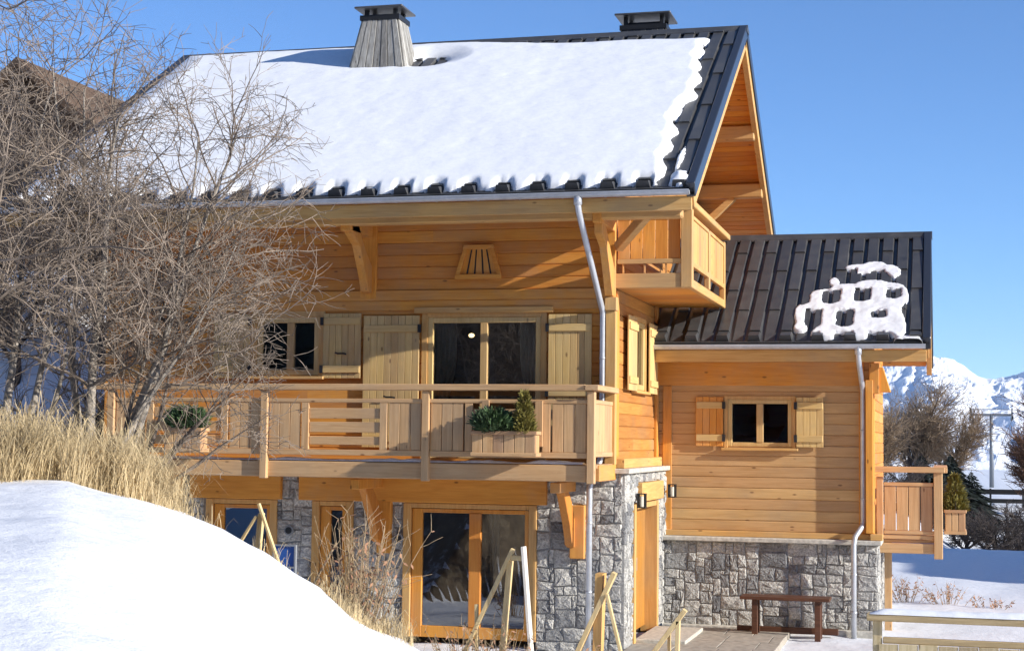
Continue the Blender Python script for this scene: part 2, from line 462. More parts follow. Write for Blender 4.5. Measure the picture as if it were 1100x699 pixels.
def plank_wall(mb, m, a0, a1, z0, z1, holes=(), step=.185, clip=None, r=None):
    r = r or rnd; z = z0
    while z < z1-.01:
        zt = min(z+step, z1)
        cuts = sorted({z, zt} | {h[2] for h in holes if z < h[2] < zt} | {h[3] for h in holes if z < h[3] < zt})
        joints = []
        if a1-a0 > 4:
            joints = sorted(r.uniform(a0+.8, a1-.8) for _ in range(1 if r.random() < .8 else 2))
        for c0, c1 in zip(cuts, cuts[1:]):
            zm = (c0+c1)/2; lo, hi = (a0, a1) if clip is None else clip(zm)
            if hi-lo < .02: continue
            iv = [(lo, hi)]
            for h in holes:
                if h[2] < zm < h[3]:
                    nv = []
                    for p, q in iv:
                        if h[1] <= p or h[0] >= q: nv.append((p, q)); continue
                        if h[0] > p: nv.append((p, h[0]))
                        if h[1] < q: nv.append((h[1], q))
                    iv = nv
            fin = []
            for p, q in iv:
                pts = [p]+[j for j in joints if p+.1 < j < q-.1]+[q]
                fin += list(zip(pts, pts[1:]))
            prof = [(c0, -.07)]
            if c0 == z: prof += [(z, -.016), (z+.004, -.012), (z+.017, 0)]
            else: prof += [(c0, 0)]
            if c1 == zt: prof += [(zt-.012, 0), (zt-.001, -.012), (zt, -.016)]
            else: prof += [(c1, 0)]
            prof += [(c1, -.07)]
            jit = r.uniform(-.0025, .0025)
            for p, q in fin:
                poly = [Vector(m(p, o+jit, zz)) for zz, o in prof]
                e = Vector(m(q, 0, 0)) - Vector(m(p, 0, 0))
                mb.prism(poly, e)
        z = zt

def stone_wall(parent, m, a0, a1, z0, z1, holes=(), seed=1, thick=.12):
    r = random.Random(seed); cs = .068
    na = max(1, round((a1-a0)/cs)); nz = max(1, round((z1-z0)/cs)); ca = (a1-a0)/na; cz = (z1-z0)/nz
    used = [[False]*na for _ in range(nz)]
    for j in range(nz):
        for i in range(na):
            aa = a0+(i+.5)*ca; zz = z0+(j+.5)*cz
            for h in holes:
                if h[0] < aa < h[1] and h[2] < zz < h[3]: used[j][i] = True
    free = [[not u for u in row] for row in used]
    mb = MB(); bk = MB()
    def warp(a, z):
        return (a + .030*noise.noise((a*4.5+seed*3, z*4.5, .3)), z + .034*noise.noise((a*4, z*5+seed*7, 5.2)))
    for j in range(nz):
        for i in range(na):
            if used[j][i]: continue
            t = r.random()
            w, h = (r.randint(2, 4), r.randint(2, 3)) if t < .45 else (r.randint(4, 7), r.randint(2, 4)) if t < .85 else (r.randint(1, 3), r.randint(1, 2)) if t < .95 else (r.randint(2, 3), 4)
            ww = 0
            while ww < w and i+ww < na and not used[j][i+ww]: ww += 1
            hh = 1
            while hh < h and j+hh < nz and all(not used[j+hh][i+k] for k in range(ww)): hh += 1
            for b in range(hh):
                for k in range(ww): used[j+b][i+k] = True
            A0, A1, Z0, Z1 = a0+i*ca, a0+(i+ww)*ca, z0+j*cz, z0+(j+hh)*cz
            g = .003; ch = min(A1-A0, Z1-Z0)
            def J(k=.10): return r.uniform(0, k)*ch
            ring = [(A0+g+J(), Z0+g), ((A0+A1)/2+r.uniform(-.2, .2)*(A1-A0), Z0+g+J(.06)), (A1-g-J(), Z0+g), (A1-g, Z0+g+J()), (A1-g-J(.06), (Z0+Z1)/2), (A1-g, Z1-g-J()),
                    (A1-g-J(), Z1-g), ((A0+A1)/2+r.uniform(-.2, .2)*(A1-A0), Z1-g-J(.06)), (A0+g+J(), Z1-g), (A0+g, Z1-g-J()), (A0+g+J(.06), (Z0+Z1)/2), (A0+g, Z0+g+J())]
            ac, zc_ = (A0+A1)/2, (Z0+Z1)/2; d = r.uniform(.006, .022); tx, tz = r.uniform(-.06, .06), r.uniform(-.08, .08)
            n = len(mb.v)
            # back, edge, inner ring, centre
            for kk, (sc, o) in enumerate(((1, -.06), (1, -.008), (.86, None), (.45, None))):
                for (a, z) in ring:
                    aa, zz = ac+(a-ac)*sc, zc_+(z-zc_)*sc
                    if kk >= 2: aa += r.uniform(-.05, .05)*ch*(.6); zz += r.uniform(-.05, .05)*ch*.6
                    oo = o if o is not None else d*(.72 if kk == 2 else 1)+tx*(aa-ac)+tz*(zz-zc_)+r.uniform(-.007, .007)
                    wa, wz = warp(aa, zz); mb.v.append(m(wa, oo, wz))
            k = len(ring)
            for lv in range(3):
                for q in range(k):
                    q2 = (q+1) % k; mb.f.append((n+lv*k+q, n+lv*k+q2, n+(lv+1)*k+q2, n+(lv+1)*k+q))
            mb.v.append(m(*warp(ac, zc_)[:1], d+r.uniform(-.006, .01), warp(ac, zc_)[1])); c = len(mb.v)-1
            for q in range(k): mb.f.append((n+3*k+q, n+3*k+(q+1) % k, c))
    # mortar bed behind, split round the openings
    cutsz = sorted({z0, z1} | {max(z0, min(z1, h[2])) for h in holes} | {max(z0, min(z1, h[3])) for h in holes})
    for c0, c1 in zip(cutsz, cutsz[1:]):
        if c1-c0 < .005: continue
        iv = [(a0, a1)]
        for h in holes:
            if h[2] < (c0+c1)/2 < h[3]:
                nv = []
                for p, q in iv:
                    if h[1] <= p or h[0] >= q: nv.append((p, q)); continue
                    if h[0] > p: nv.append((p, h[0]))
                    if h[1] < q: nv.append((h[1], q))
                iv = nv
        for p, q in iv: bk.mbox(m, p, q, -thick, -.012, c0, c1)
    o = mb.build('stone_wall', STONE, parent)
    bk.build('mortar', MORTAR, o)
    return o

H = thing('chalet', (0, 0, 0), 'golden pine and stone chalet with snowy dark metal roofs and balconies', 'chalet')
S = .606; CSL = 1/sqrt(1+S*S)
LX = -8.3                       # left end of the main walls
FR = front(0); SD = side(0); AF = front(3.6)

# --- main timber walls
W1 = (-2.90, -1.12, 2.80, 4.93); W2 = (-5.70, -4.66, 4.05, 4.95)
mb = MB()
plank_wall(mb, FR, LX, 0, 2.75, 7.2, [W1, W2])
mb.build('wall', W['pineX'], H)
RID = 4.87; Zt = lambda y: 6.62+S*(y+1.3)-.28
SW = (1.40, 2.42, 3.90, 4.98)
def gclip(z):
    if z < Zt(0): return (.07, 9.74)
    lo = (z+.28-6.62)/S-1.3; return (max(.07, lo), min(9.74, 2*RID-lo))
mb = MB(); plank_wall(mb, SD, .07, 9.74, 2.75, 10.1, [SW], clip=gclip)
mb.build('wall', W['sideY'], H)
mb = MB(); mb.box(LX-.02, LX+.07, .0, 9.7, 0, 7.0); mb.box(LX, 0, 9.66, 9.74, 0, 7.0); 
mb.prism([(LX-.02, 0, 7.0), (LX-.02, 9.7, 7.0), (LX-.02, RID, 10.1)], (.09, 0, 0))
mb.build('wall', W['pineY'], H)
mb = MB(); mb.box(LX, -.06, .08, 9.6, 2.6, 2.74); mb.box(LX, -.06, .08, 9.6, 5.25, 5.36); mb.box(LX+.1, -.1, 2.6, 2.68, .05, 5.2)
mb.build('interior_floor', DARKIN, H)
# horizontal beams, corner boards and post
mb = MB(); mb.mbox(FR, LX, -.08, .002, .05, 5.19, 5.345); mb.mbox(FR, LX, -.08, .002, .03, 5.04, 5.188)
mb.build('wall_beam', W['pineX'], H, .006)
mb = MB(); mb.mbox(FR, -.12, .035, .0, .13, 2.74, 5.0); mb.mbox(FR, -.125, .05, 0, .16, 5.0, 5.2)
mb.build('corner_post', W['beamZ'], H, .008)
mb = MB(); mb.mbox(SD, .02, .16, .002, .035, 2.86, 5.3); mb.mbox(SD, 3.40, 3.58, .002, .05, 2.74, 5.4)
mb.build('corner_board', W['pineZ'], H, .005)

# --- windows
def window(parent, m, a0, a1, z0, z1, mull=(), fw=.085, depth=.10, casing=.09, curtain=None, sill=True, name='window'):
    f = MB()
    # casing on the wall
    for (p, q, u, v) in ((a0-casing, a0, z0-.02, z1+casing), (a1, a1+casing, z0-.02, z1+casing), (a0, a1, z1, z1+casing)):
        f.mbox(m, p, q, -.068, .03, u, v)
    fr = f.build(name, W['beamZ'], parent, .004)
    g = MB(); d0, d1 = -.055, .012
    g.mbox(m, a0+.002, a0+fw, d0, d1, z0, z1); g.mbox(m, a1-fw, a1-.002, d0, d1, z0, z1)
    g.mbox(m, a0+fw, a1-fw, d0, d1-.004, z1-fw, z1-.002); g.mbox(m, a0+fw, a1-fw, d0, d1-.004, z0, z0+fw)
    for c in mull:
        g.mbox(m, c-.055, c+.055, d0, d1+.006, z0+fw, z1-fw)
    g.build('frame', W['paleZ'], fr, .006)
    cuts = [a0+fw] + [c+s for c in mull for s in (-.055, .055)] + [a1-fw]
    for p, q in zip(cuts[::2], cuts[1::2]):
        k = MB(); k.quad(m(p, -.03, z0+fw), m(q, -.03, z0+fw), m(q, -.03, z1-fw), m(p, -.03, z1-fw)); k.build('pane', GLASS, fr)
    if sill:
        s = MB(); s.mbox(m, a0-.10, a1+.10, .0, .10, z0-.065, z0-.02); s.build('sill', W['beamX'], fr, .006)
    if curtain:
        for sgn, p, q in ((1, a0, a0+(a1-a0)*.5), (-1, a1, a1-(a1-a0)*.5)):
            k = MB(); n = 26; rows = 14
            for j in range(rows+1):
                t = j/rows; wdt = (.80 - .62*smooth(.25, 1, t)**1.0 if t < .72 else .30+.05*(t-.72))
                wdt = max(wdt*.55, .12) if curtain == 'tied' else .28
                for i in range(n+1):
                    u = i/n; aa = p+(q-p)*u*wdt+.02
                    k.v.append(m(aa, -.17+.03*sin(u*34+t*2), z1-.02-(z1-z0)*.98*t))
            for j in range(rows):
                for i in range(n): b = j*(n+1)+i; k.f.append((b, b+1, b+n+2, b+n+1))
            k.build('curtain', CURTAIN, fr, smooth_=True)
    return fr

def shutter(parent, m, a0, a1, z0, z1, off=.035, battens=(.12, .88), hinge=True, mat='paleZ', nb=None, handle=False):
    s = MB(); nb = nb or max(3, round((a1-a0)/.11)); w = (a1-a0)/nb
    for i in range(nb): s.mbox(m, a0+i*w+.002, a0+(i+1)*w-.002, off, off+.028, z0, z1)
    o = s.build('shutter', W[mat], parent, .005)
    b = MB()
    for t in battens:
        zc = z0+(z1-z0)*t; b.mbox(m, a0+.01, a1-.01, off+.029, off+.052, zc-.055, zc+.055)
    b.build('batten', W['paleX'] if m(1,0,0)[0] != m(0,0,0)[0] else W['paleY'], o, .006)
    if hinge:
        for t in battens:
            zc = z0+(z1-z0)*t
            k = MB(); k.mbox(m, a0-.035, a0+.015, off+.03, off+.07, zc-.06, zc+.06) if hinge in (True, 'L') else k.mbox(m, a1-.015, a1+.035, off+.03, off+.07, zc-.06, zc+.06)
            k.build('hinge', BLACK, o)
    if handle:
        k = MB(); c = (a0+a1)/2; k.tube([m(c-.09, off+.06, z0+.38*(z1-z0)+.015), m(c-.05, off+.075, z0+.38*(z1-z0)), m(c+.05, off+.075, z0+.38*(z1-z0)), m(c+.09, off+.06, z0+.38*(z1-z0)-.01)], .014, 6)
        k.build('latch', BLACK, o)
    return o

window(H, FR, *W1, mull=(-2.01,), curtain='tied', sill=False, name='balcony_door')
mb = MB(); mb.mbox(FR, -3.10, -.93, .0, .085, 4.99, 5.08); mb.build('lintel', W['beamX'], H, .006)
window(H, FR, *W2, mull=(-5.14,), curtain=None)
shutter(H, FR, -1.00, -.34, 2.95, 4.96, hinge='L', battens=(.06, .42, .90))
shutter(H, FR, -3.92, -3.02, 2.95, 4.96, hinge='R', battens=(.07, .90), handle=True, nb=8)
shutter(H, FR, -4.58, -3.96, 4.00, 5.00, hinge='L', battens=(.14, .88), handle=True)
shutter(H, FR, -6.42, -5.80, 4.00, 5.00, hinge='R', battens=(.14, .88))
# lamps seen in the room
for x in (-2.5, -1.62):
    mb = MB(); mb.blob((x, 1.0, 4.72), (.05, .05, .035)); 
    q = N('warm ceiling spot'); q.b.inputs['Emission Color'].default_value = (1, .72, .35, 1); q.b.inputs['Emission Strength'].default_value = 2.5
    mb.build('ceiling_lamp', q.m, H, smooth_=True)
# slatted trapezoid vent
mb = MB()
def trap(cx, z0, z1, w0, w1, o0, o1):
    mb.prism([FR(cx-w0/2, o0, z0), FR(cx+w0/2, o0, z0), FR(cx+w1/2, o0, z1), FR(cx-w1/2, o0, z1)], (0, -(o1-o0), 0))
trap(-2.09, 5.54, 6.00, .70, .46, .002, .05)
vt = mb.build('vent', W['pineZ'], H, .004)
mb = MB()
mb.prism([FR(-2.46, .05, 5.50), FR(-1.72, .05, 5.50), FR(-1.73, .05, 5.575), FR(-2.45, .05, 5.575)], (0, -.06, 0))
mb.prism([FR(-2.34, .05, 5.965), FR(-1.84, .05, 5.965), FR(-1.86, .05, 6.02), FR(-2.32, .05, 6.02)], (0, -.06, 0))
for s in (-1, 1): mb.prism([FR(-2.09+s*.36, .05, 5.575), FR(-2.09+s*.29, .05, 5.575), FR(-2.09+s*.175, .05, 5.965), FR(-2.09+s*.235, .05, 5.965)], (0, -.05, 0))
mb.build('vent_frame', W['pineX'], vt, .004)
mb = MB()
for t in (-.62, -.22, .22, .62):
    mb.prism([FR(-2.09+t*.30-.012, .052, 5.58), FR(-2.09+t*.30+.012, .052, 5.58), FR(-2.09+t*.19+.010, .052, 5.95), FR(-2.09+t*.19-.010, .052, 5.95)], (0, -.004, 0))
mb.build('slot', BLACK, vt)

# --- side window with shutters (right wall)
window(H, SD, *SW, mull=(), casing=.07)
shutter(H, SD, .62, 1.30, 3.86, 5.0, off=.07, hinge=False, battens=(.14, .86))
shutter(H, SD, 2.46, 3.16, 3.86, 5.0, off=.07, hinge=False, battens=(.14, .86))

# --- stone storey
LW = (-6.50, -5.30, .75, 2.12); MD = (-4.72, -4.05, .12, 2.12); FD = (-3.24, -1.16, .12, 2.12)
STX = .17
stone_wall(H, front(-.0), LX, .13, 0, 2.62, [(LW[0], LW[1], LW[2], 2.5), (MD[0], MD[1], 0, 2.5), (FD[0], FD[1], 0, 2.5)], seed=3)
DY = (.74, 2.60, .14, 2.14)
stone_wall(H, side(STX), .0, 3.66, 0, 2.60, [(DY[0]-.11, DY[1]+.11, 0, 2.16), (1.02, 3.02, 2.16, 2.46)], seed=11)
mb = MB(); mb.box(LX, STX-.02, .15, 3.5, 2.50, 2.57); mb.build('interior_floor', DARKIN, H)
mb = MB(); mb.box(-.02, .25, -.09, 3.57, 2.61, 2.685); mb.build('ledge', SLAB, H, .012)
mb = MB(); mb.box(.002, .14, .10, 3.4, 2.687, 2.83); mb.build('base_beam', W['beamY'], H, .01)
# lintels
mb = MB(); mb.mbox(FR, -4.92, -1.00, -.05, .10, 2.13, 2.49); mb.mbox(FR, -6.75, -5.22, -.05, .10, 2.13, 2.49)
mb.mbox(FR, LX, -6.9, -.05, .08, 2.13, 2.49)
mb.build('lintel', W['pineX'], H, .01)
def glazed(m, a0, a1, z0, z1, mull, name):
    f = MB(); f.mbox(m, a0, a0+.12, -.10, .03, z0, z1); f.mbox(m, a1-.12, a1, -.10, .03, z0, z1); f.mbox(m, a0+.12, a1-.12, -.10, .02, z1-.07, z1)
    fr = f.build(name, W['beamZ'], H, .006)
    g = MB(); p, q = a0+.13, a1-.13
    g.mbox(m, p, p+.16, -.09, -.02, z0, z1-.08); g.mbox(m, q-.06, q, -.09, -.02, z0, z1-.08); g.mbox(m, p+.16, q-.06, -.09, -.024, z0, z0+.17); g.mbox(m, p+.16, q-.06, -.09, -.024, z1-.14, z1-.08)
    cs = [p+.16]
    for c in mull: g.mbox(m, c-.09, c+.09, -.09, -.01, z0+.17, z1-.14); cs += [c-.09, c+.09]
    cs.append(q-.06); g.build('frame', W['pineZ'], fr, .006)
    for u, v in zip(cs[::2], cs[1::2]):
        k = MB(); k.quad(m(u, -.06, z0+.17), m(v, -.06, z0+.17), m(v, -.06, z1-.14), m(u, -.06, z1-.14)); k.build('pane', GLASS, fr)
    return fr
fd = glazed(FR, *FD, (-2.12,), 'glass_door')
glazed(FR, *LW, (), 'window'); glazed(FR, *MD, (), 'glass_door')
mb = MB()
for j in range(15):
    t = j/14
    for i in range(9): mb.v.append((-1.98+.16*i/8*(1-.5*t)+.10*t, .28+.03*sin(i*1.9), 2.05-1.3*t))
for j in range(14):
    for i in range(8): b = j*9+i; mb.f.append((b, b+1, b+10, b+9))
mb.build('curtain', CURTAIN, fd, smooth_=True)
# side door, lintel
mb = MB(); m = side(STX)
mb.mbox(m, DY[0]-.13, DY[0], -.24, .035, DY[2]-.1, DY[3]); mb.mbox(m, DY[1], DY[1]+.13, -.24, .035, DY[2]-.1, DY[3]); mb.mbox(m, DY[0], DY[1], -.12, .02, DY[3]-.08, DY[3])
dr = mb.build('door', W['beamZ'], H, .006)
mb = MB()
for i in range(2):
    w_ = (DY[1]-DY[0])/2; mb.mbox(m, DY[0]+i*w_+.004, DY[0]+(i+1)*w_-.004, -.21, -.17, DY[2], DY[3]-.085)
mb.build('door_leaf', W['door'], dr, .006)
mb = MB(); mb.mbox(m, DY[0]+.5*(DY[1]-DY[0])-.06, DY[0]+.5*(DY[1]-DY[0])-.03, -.17, -.12, 1.08, 1.28); mb.build('handle', ZINC, dr)
mb = MB(); mb.mbox(m, 1.04, 3.0, -.10, .07, 2.165, 2.455); mb.build('lintel', W['beamY'], H, .01)
# outdoor lamps: two rings beside the lintel, two box lanterns at the side door
for x, z in ((-5.08, 1.66), (-3.30, 1.58)):
    mb = MB(); mb.tube([(x, -.03, z), (x, -.075, z)], .075, 18); o = mb.build('outdoor_lamp', GREYP, H, smooth_=False)
    mb = MB(); mb.tube([(x, -.07, z), (x, -.085, z)], .052, 16); mb.build('lamp_glass', BLACK, o)
for (px, py, pz) in ((.27, .80, 2.20), (.32, 3.35, 2.28)):
    mb = MB(); s = .065
    for sx in (-1, 1):
        for sy in (-1, 1): mb.box(px+sx*s*.8-.01, px+sx*s*.8+.01, py+sy*s-.01, py+sy*s+.01, pz-.10, pz+.09)
    mb.box(px-.065, px+.065, py-s-.01, py+s+.01, pz+.09, pz+.105); mb.box(px-.065, px+.065, py-s-.01, py+s+.01, pz-.115, pz-.10)
    o = mb.build('lantern', BLACK, H); mb = MB(); mb.tube([(px, py, pz-.095), (px, py, pz+.06)], .035, 10); mb.build('lamp_glass', LAMPM, o)

# --- roofs
def roof(parent, x0, x1, ye, ze, yr, first, snowcol=False):
    """two slopes, ridge along X; near eave at ye, height ze, ridge at yr"""
    zr = ze+S*(yr-ye); L = (yr-ye)/CSL; yf = 2*yr-ye
    N_ = Vector((0, -S*CSL, CSL)); D = Vector((0, CSL, S*CSL))
    E0 = Vector((0, ye, ze))
    P = lambda x, s, h: Vector((x, 0, 0)) + E0 + D*s + N_*h
    r = random.Random(5)
    mb = MB()
    # base sheet
    mb.hexa([P(x0+.05, -.02, -.06), P(x1-.05, -.02, -.06), P(x1-.05, L, -.06), P(x0+.05, L, -.06), P(x0+.05, -.02, 0), P(x1-.05, -.02, 0), P(x1-.05, L, 0), P(x0+.05, L, 0)])
    pitch = .255; n = int((x1-x0-.12)/pitch); step = 1.515
    for i in range(n):
        xb = x1-.10-(i+1)*pitch; off = first if i % 2 == 0 else first+step/2
        st = []; s = off
        while s < L-.05: st.append(s); s += step
        cuts = [0.0]+[c for c in st if c > .04]+[L-.03]
        for a, b in zip(cuts, cuts[1:]):
            h0, h1 = ((.072, .046) if a > 0 else (.115, .046) if i % 2 == 0 else (.014, .046))
            pr = [(.020, 0), (.040, 1), (.205, 1), (.228, 0)]
            A = [P(xb+u, a+r.uniform(-.004, .004), h0*k) for u, k in pr]; B = [P(xb+u, b, h1*k) for u, k in pr]
            k = len(mb.v); mb.v += [tuple(q) for q in A+B]
            mb.f += [(k, k+1, k+5, k+4), (k+1, k+2, k+6, k+5), (k+2, k+3, k+7, k+6), (k+3, k+2, k+1, k), (k+4, k+5, k+6, k+7)]
    # far slope
    F = lambda x, s, h: Vector((x, 2*yr-ye, ze)) + Vector((0, -D.y, D.z))*s + Vector((0, -N_.y, N_.z))*h
    mb.hexa([F(x0+.05, -.02, -.06), F(x1-.05, -.02, -.06), F(x1-.05, L, -.06), F(x0+.05, L, -.06), F(x0+.05, -.02, .03), F(x1-.05, -.02, .03), F(x1-.05, L, .03), F(x0+.05, L, .03)])
    ro = mb.build('roof', ROOF, parent)
    # eave drip and ridge cap
    mb = MB(); mb.hexa([P(x0+.02, -.05, -.10), P(x1-.02, -.05, -.10), P(x1-.02, -.022, -.10), P(x0+.02, -.022, -.10), P(x0+.02, -.05, .012), P(x1-.02, -.05, .012), P(x1-.02, -.022, .012), P(x0+.02, -.022, .012)])
    mb.build('drip_edge', ROOF, ro)
    mb = MB(); c = Vector((0, yr, zr))
    pts = [P(0, L-.16, .055), P(0, L, .085), F(0, L-.16, .085), F(0, L-.18, .04), P(0, L-.18, .03)]
    mb.prism([Vector((x0, q.y, q.z)) for q in pts], (x1-x0+.012, 0, 0)); mb.build('ridge_cap', ROOF, ro)
    # verge sheet, bargeboards and soffit on both slopes and both gables
    vm, bm, sm = MB(), MB(), MB()
    for Q in (P, F):
        for xx, sg in ((x1, 1), (x0, -1)):
            xi = xx-sg*.13
            if sg < 0: xa, xb_ = xx, xi
            else: xa, xb_ = xi, xx
            vm.hexa([Q(xa, -.05, -.13), Q(xb_, -.05, -.13), Q(xb_, L, -.13), Q(xa, L, -.13), Q(xa, -.05, .085), Q(xb_, -.05, .085), Q(xb_, L, .085), Q(xa, L, .085)])
            xa2, xb2 = (xa, xb_-.03) if sg > 0 else (xa+.03, xb_)
            bm.hexa([Q(xa2, -.03, -.30), Q(xb2, -.03, -.30), Q(xb2, L-.05, -.30), Q(xa2, L-.05, -.30), Q(xa2, -.03, -.132), Q(xb2, -.03, -.132), Q(xb2, L-.05, -.132), Q(xa2, L-.05, -.132)])
        nb = int(L/.14); 
        for i in range(nb):
            a, b = L*i/nb+.004, L*(i+1)/nb-.004
            sm.hexa([Q(x0+.14, a, -.11), Q(x1-.14, a, -.11), Q(x1-.14, b, -.11), Q(x0+.14, b, -.11), Q(x0+.14, a, -.085), Q(x1-.14, a, -.085), Q(x1-.14, b, -.085), Q(x0+.14, b, -.085)])
    vm.build('verge', VERGE, ro, .01); bm.build('bargeboard', W['beamY'], ro, .006); sm.build('soffit', W['pineX'], ro, .004)
    return ro, P, F, L, zr

RX0, RX1 = -9.5, 1.38
ro, RP, RF, RL, RZ = roof(H, RX0, RX1, -1.3, 6.62, RID, .17)
mb = MB(); mb.box(RX0+.1, RX1-.06, -1.27, -1.20, 6.30, 6.50); mb.build('fascia', W['beamX'], ro, .006)
def gutter(x0, x1, y, z, parent):
    mb = MB(); R_ = .066; n = 9
    out = [(y-R_*cos(pi*k/n), z-R_*sin(pi*k/n)) for k in range(n+1)]
    inn = [(y-.9*R_*cos(pi*k/n), z-.9*R_*sin(pi*k/n)) for k in range(n, -1, -1)]
    mb.prism([(x0, a, b) for a, b in out+inn], (x1-x0, 0, 0))
    mb.tube([(x0, y-R_, z), (x1, y-R_, z)], .010, 6)
    for xx in (x0, x1-.004): mb.prism([(xx, a, b) for a, b in out], (.004, 0, 0))
    g = mb.build('gutter', ZINC, parent)
    mb = MB(); x = x0+.25
    while x < x1-.1:
        mb.prism([(x, y+(a-y)*1.06, z+(b-z)*1.06) for a, b in out]+[(x, y+(a-y)*1.0, z+(b-z)*1.0) for a, b in out[::-1]], (.03, 0, 0)); x += .62
    mb.build('gutter_bracket', ZINC, g)
gutter(RX0+.05, RX1-.08, -1.345, 6.565, H)
mb = MB()
pts = [(-.28, -1.345, 6.50), (-.28, -1.345, 6.40), (-.275, -1.30, 6.30), (-.18, -.22, 5.12), (-.165, -.12, 5.0), (-.165, -.10, 4.9), (-.165, -.10, 3.0), (-.17, -.13, 2.75), (-.24, -.16, 2.55), (-.26, -.16, 2.4), (-.26, -.16, .15)]
pts[7:] = [(-.165, -.10, 2.9), (-.20, -.16, 2.74), (-.30, -.26, 2.46), (-.31, -.27, 2.38), (-.31, -.27, .05)]
mb.tube(pts, .044, 12); mb.tube([(-.28, -1.345, 6.52), (-.28, -1.345, 6.40)], .06, 12)
for z in (4.3, 3.6, 1.9, .9):
    x, y = (-.165, -.10) if z > 2.6 else (-.31, -.27)
    mb.tube([(x, y, z-.015), (x, y, z+.015)], .05, 12)
mb.build('downpipe', ZINC, H, smooth_=True)
# purlins under the gable overhang, braces
pur = MB()
for yy, zz in ((6.85, 8.88), (8.25, 8.0)):
    pur.beam((-.05, yy, zz), (1.29, yy, zz), .24, .27)
    pur.beam((-.05, 2*RID-yy, zz), (1.24, 2*RID-yy, zz), .24, .27)
pur.beam((-.2, RID, RZ-.42), (1.2, RID, RZ-.42), .24, .26)
pur.beam((-8.5, -.98, 6.33), (1.15, -.98, 6.33), .20, .2)
pur.build('purlin', W['beamX'], ro, .02)
br = MB()
br.beam((.02, 8.25, 7.25), (.72, 8.25, 7.88), .13, .16, (0, 1, 0)); br.beam((.02, 2*RID-8.25, 7.25), (.72, 2*RID-8.25, 7.88), .13, .16, (0, 1, 0))
br.build('brace', W['beamX'], ro, .01)
# corner brackets
mb = MB(); mb.beam((.06, -.10, 5.94), (.62, -.80, 6.33), .12, .15, (0, 0, 1)); mb.build('brace', W['beamX'], H, .01)
def bracket(x, w=.13, depth=.98, zt=6.28, zb=5.30, wall_board=True, board_w=.26):
    mb = MB()
    mb.prism([(x-w/2, -.06, zb), (x-w/2, -.20, zb+.02), (x-w/2, -.36, zb+.30), (x-w/2, -.62, zb+.68), (x-w/2, -depth+.04, zt-.16), (x-w/2, -depth+.02, zt), (x-w/2, -depth+.30, zt), (x-w/2, -.38, zt-.32), (x-w/2, -.06, zb+.42)], (w, 0, 0))
    if wall_board: mb.box(x-board_w/2, x+board_w/2, -.062, -.002, zb-.08, zt+.30)
    mb.build('bracket', W['pineZ'], H, .008)
bracket(-3.86); 
mb = MB(); mb.beam((-3.88, .0, 6.28), (-3.88, -1.02, 6.28), .17, .25); mb.beam((-.06, .0, 6.28), (-.06, -1.1, 6.28), .13, .2); mb.build('outrigger', W['pineY'], H, .012)
bracket(-.06, .12, 1.02, 6.2, 5.2, True, .14)

# chimneys
def chimney(x0, x1, y0, y1, zb, zt, taper, capz, mat, name='chimney'):
    mb = MB(); n = 7
    cx, cy = (x0+x1)/2, (y0+y1)/2
    tx0, tx1, ty0, ty1 = x0+taper, x1-taper, y0+taper*.8, y1-taper*.8
    for (A, B, C_, D_) in (((x0, y0), (x1, y0), (tx1, ty0), (tx0, ty0)), ((x1, y0), (x1, y1), (tx1, ty1), (tx1, ty0)), ((x1, y1), (x0, y1), (tx0, ty1), (tx1, ty1)), ((x0, y1), (x0, y0), (tx0, ty0), (tx0, ty1))):
        for i in range(n):
            f = lambda P_, Q_, t: (P_[0]+(Q_[0]-P_[0])*t, P_[1]+(Q_[1]-P_[1])*t)
            t0, t1 = i/n+.006, (i+1)/n-.006
            b0, b1, u1, u0 = f(A, B, t0), f(A, B, t1), f(D_, C_, t1), f(D_, C_, t0)
            nx, ny = (B[1]-A[1]), -(B[0]-A[0]); l = math.hypot(nx, ny); k = .03+rnd.uniform(0, .012); nx, ny = nx/l*k, ny/l*k
            dz = rnd.uniform(-.03, .03)
            mb.hexa([(b0[0], b0[1], zb+dz), (b0[0]+nx, b0[1]+ny, zb+dz), (b1[0]+nx, b1[1]+ny, zb+dz), (b1[0], b1[1], zb+dz), (u0[0], u0[1], zt), (u0[0]+nx, u0[1]+ny, zt), (u1[0]+nx, u1[1]+ny, zt), (u1[0], u1[1], zt)])
    ch = mb.build(name, W['greyZ'] if mat else ROOF, H, .004)
    mb = MB(); mb.box(tx0-.05, tx1+.05, ty0-.05, ty1+.05, zt, zt+.09)
    e = .05
    for sx in (tx0+e, tx1-e):
        for sy in (ty0+e, ty1-e): mb.box(sx-.035, sx+.035, sy-.035, sy+.035, zt+.09, capz)
    mb.box(tx0+.08, tx1-.08, ty0+.08, ty1-.08, zt+.09, capz-.1)
    mb.build('flue', BLACK, ch)
    mb = MB(); mb.box(tx0-.13, tx1+.13, ty0-.13, ty1+.13, capz, capz+.035); mb.build('cap', ROOF, ch, .006)
chimney(-5.60, -4.42, 3.30, 4.25, 9.2, 10.54, .27, 10.74, True)
chimney(-1.05, -.12, 5.35, 6.1, 9.6, 10.60, .08, 10.86, False)

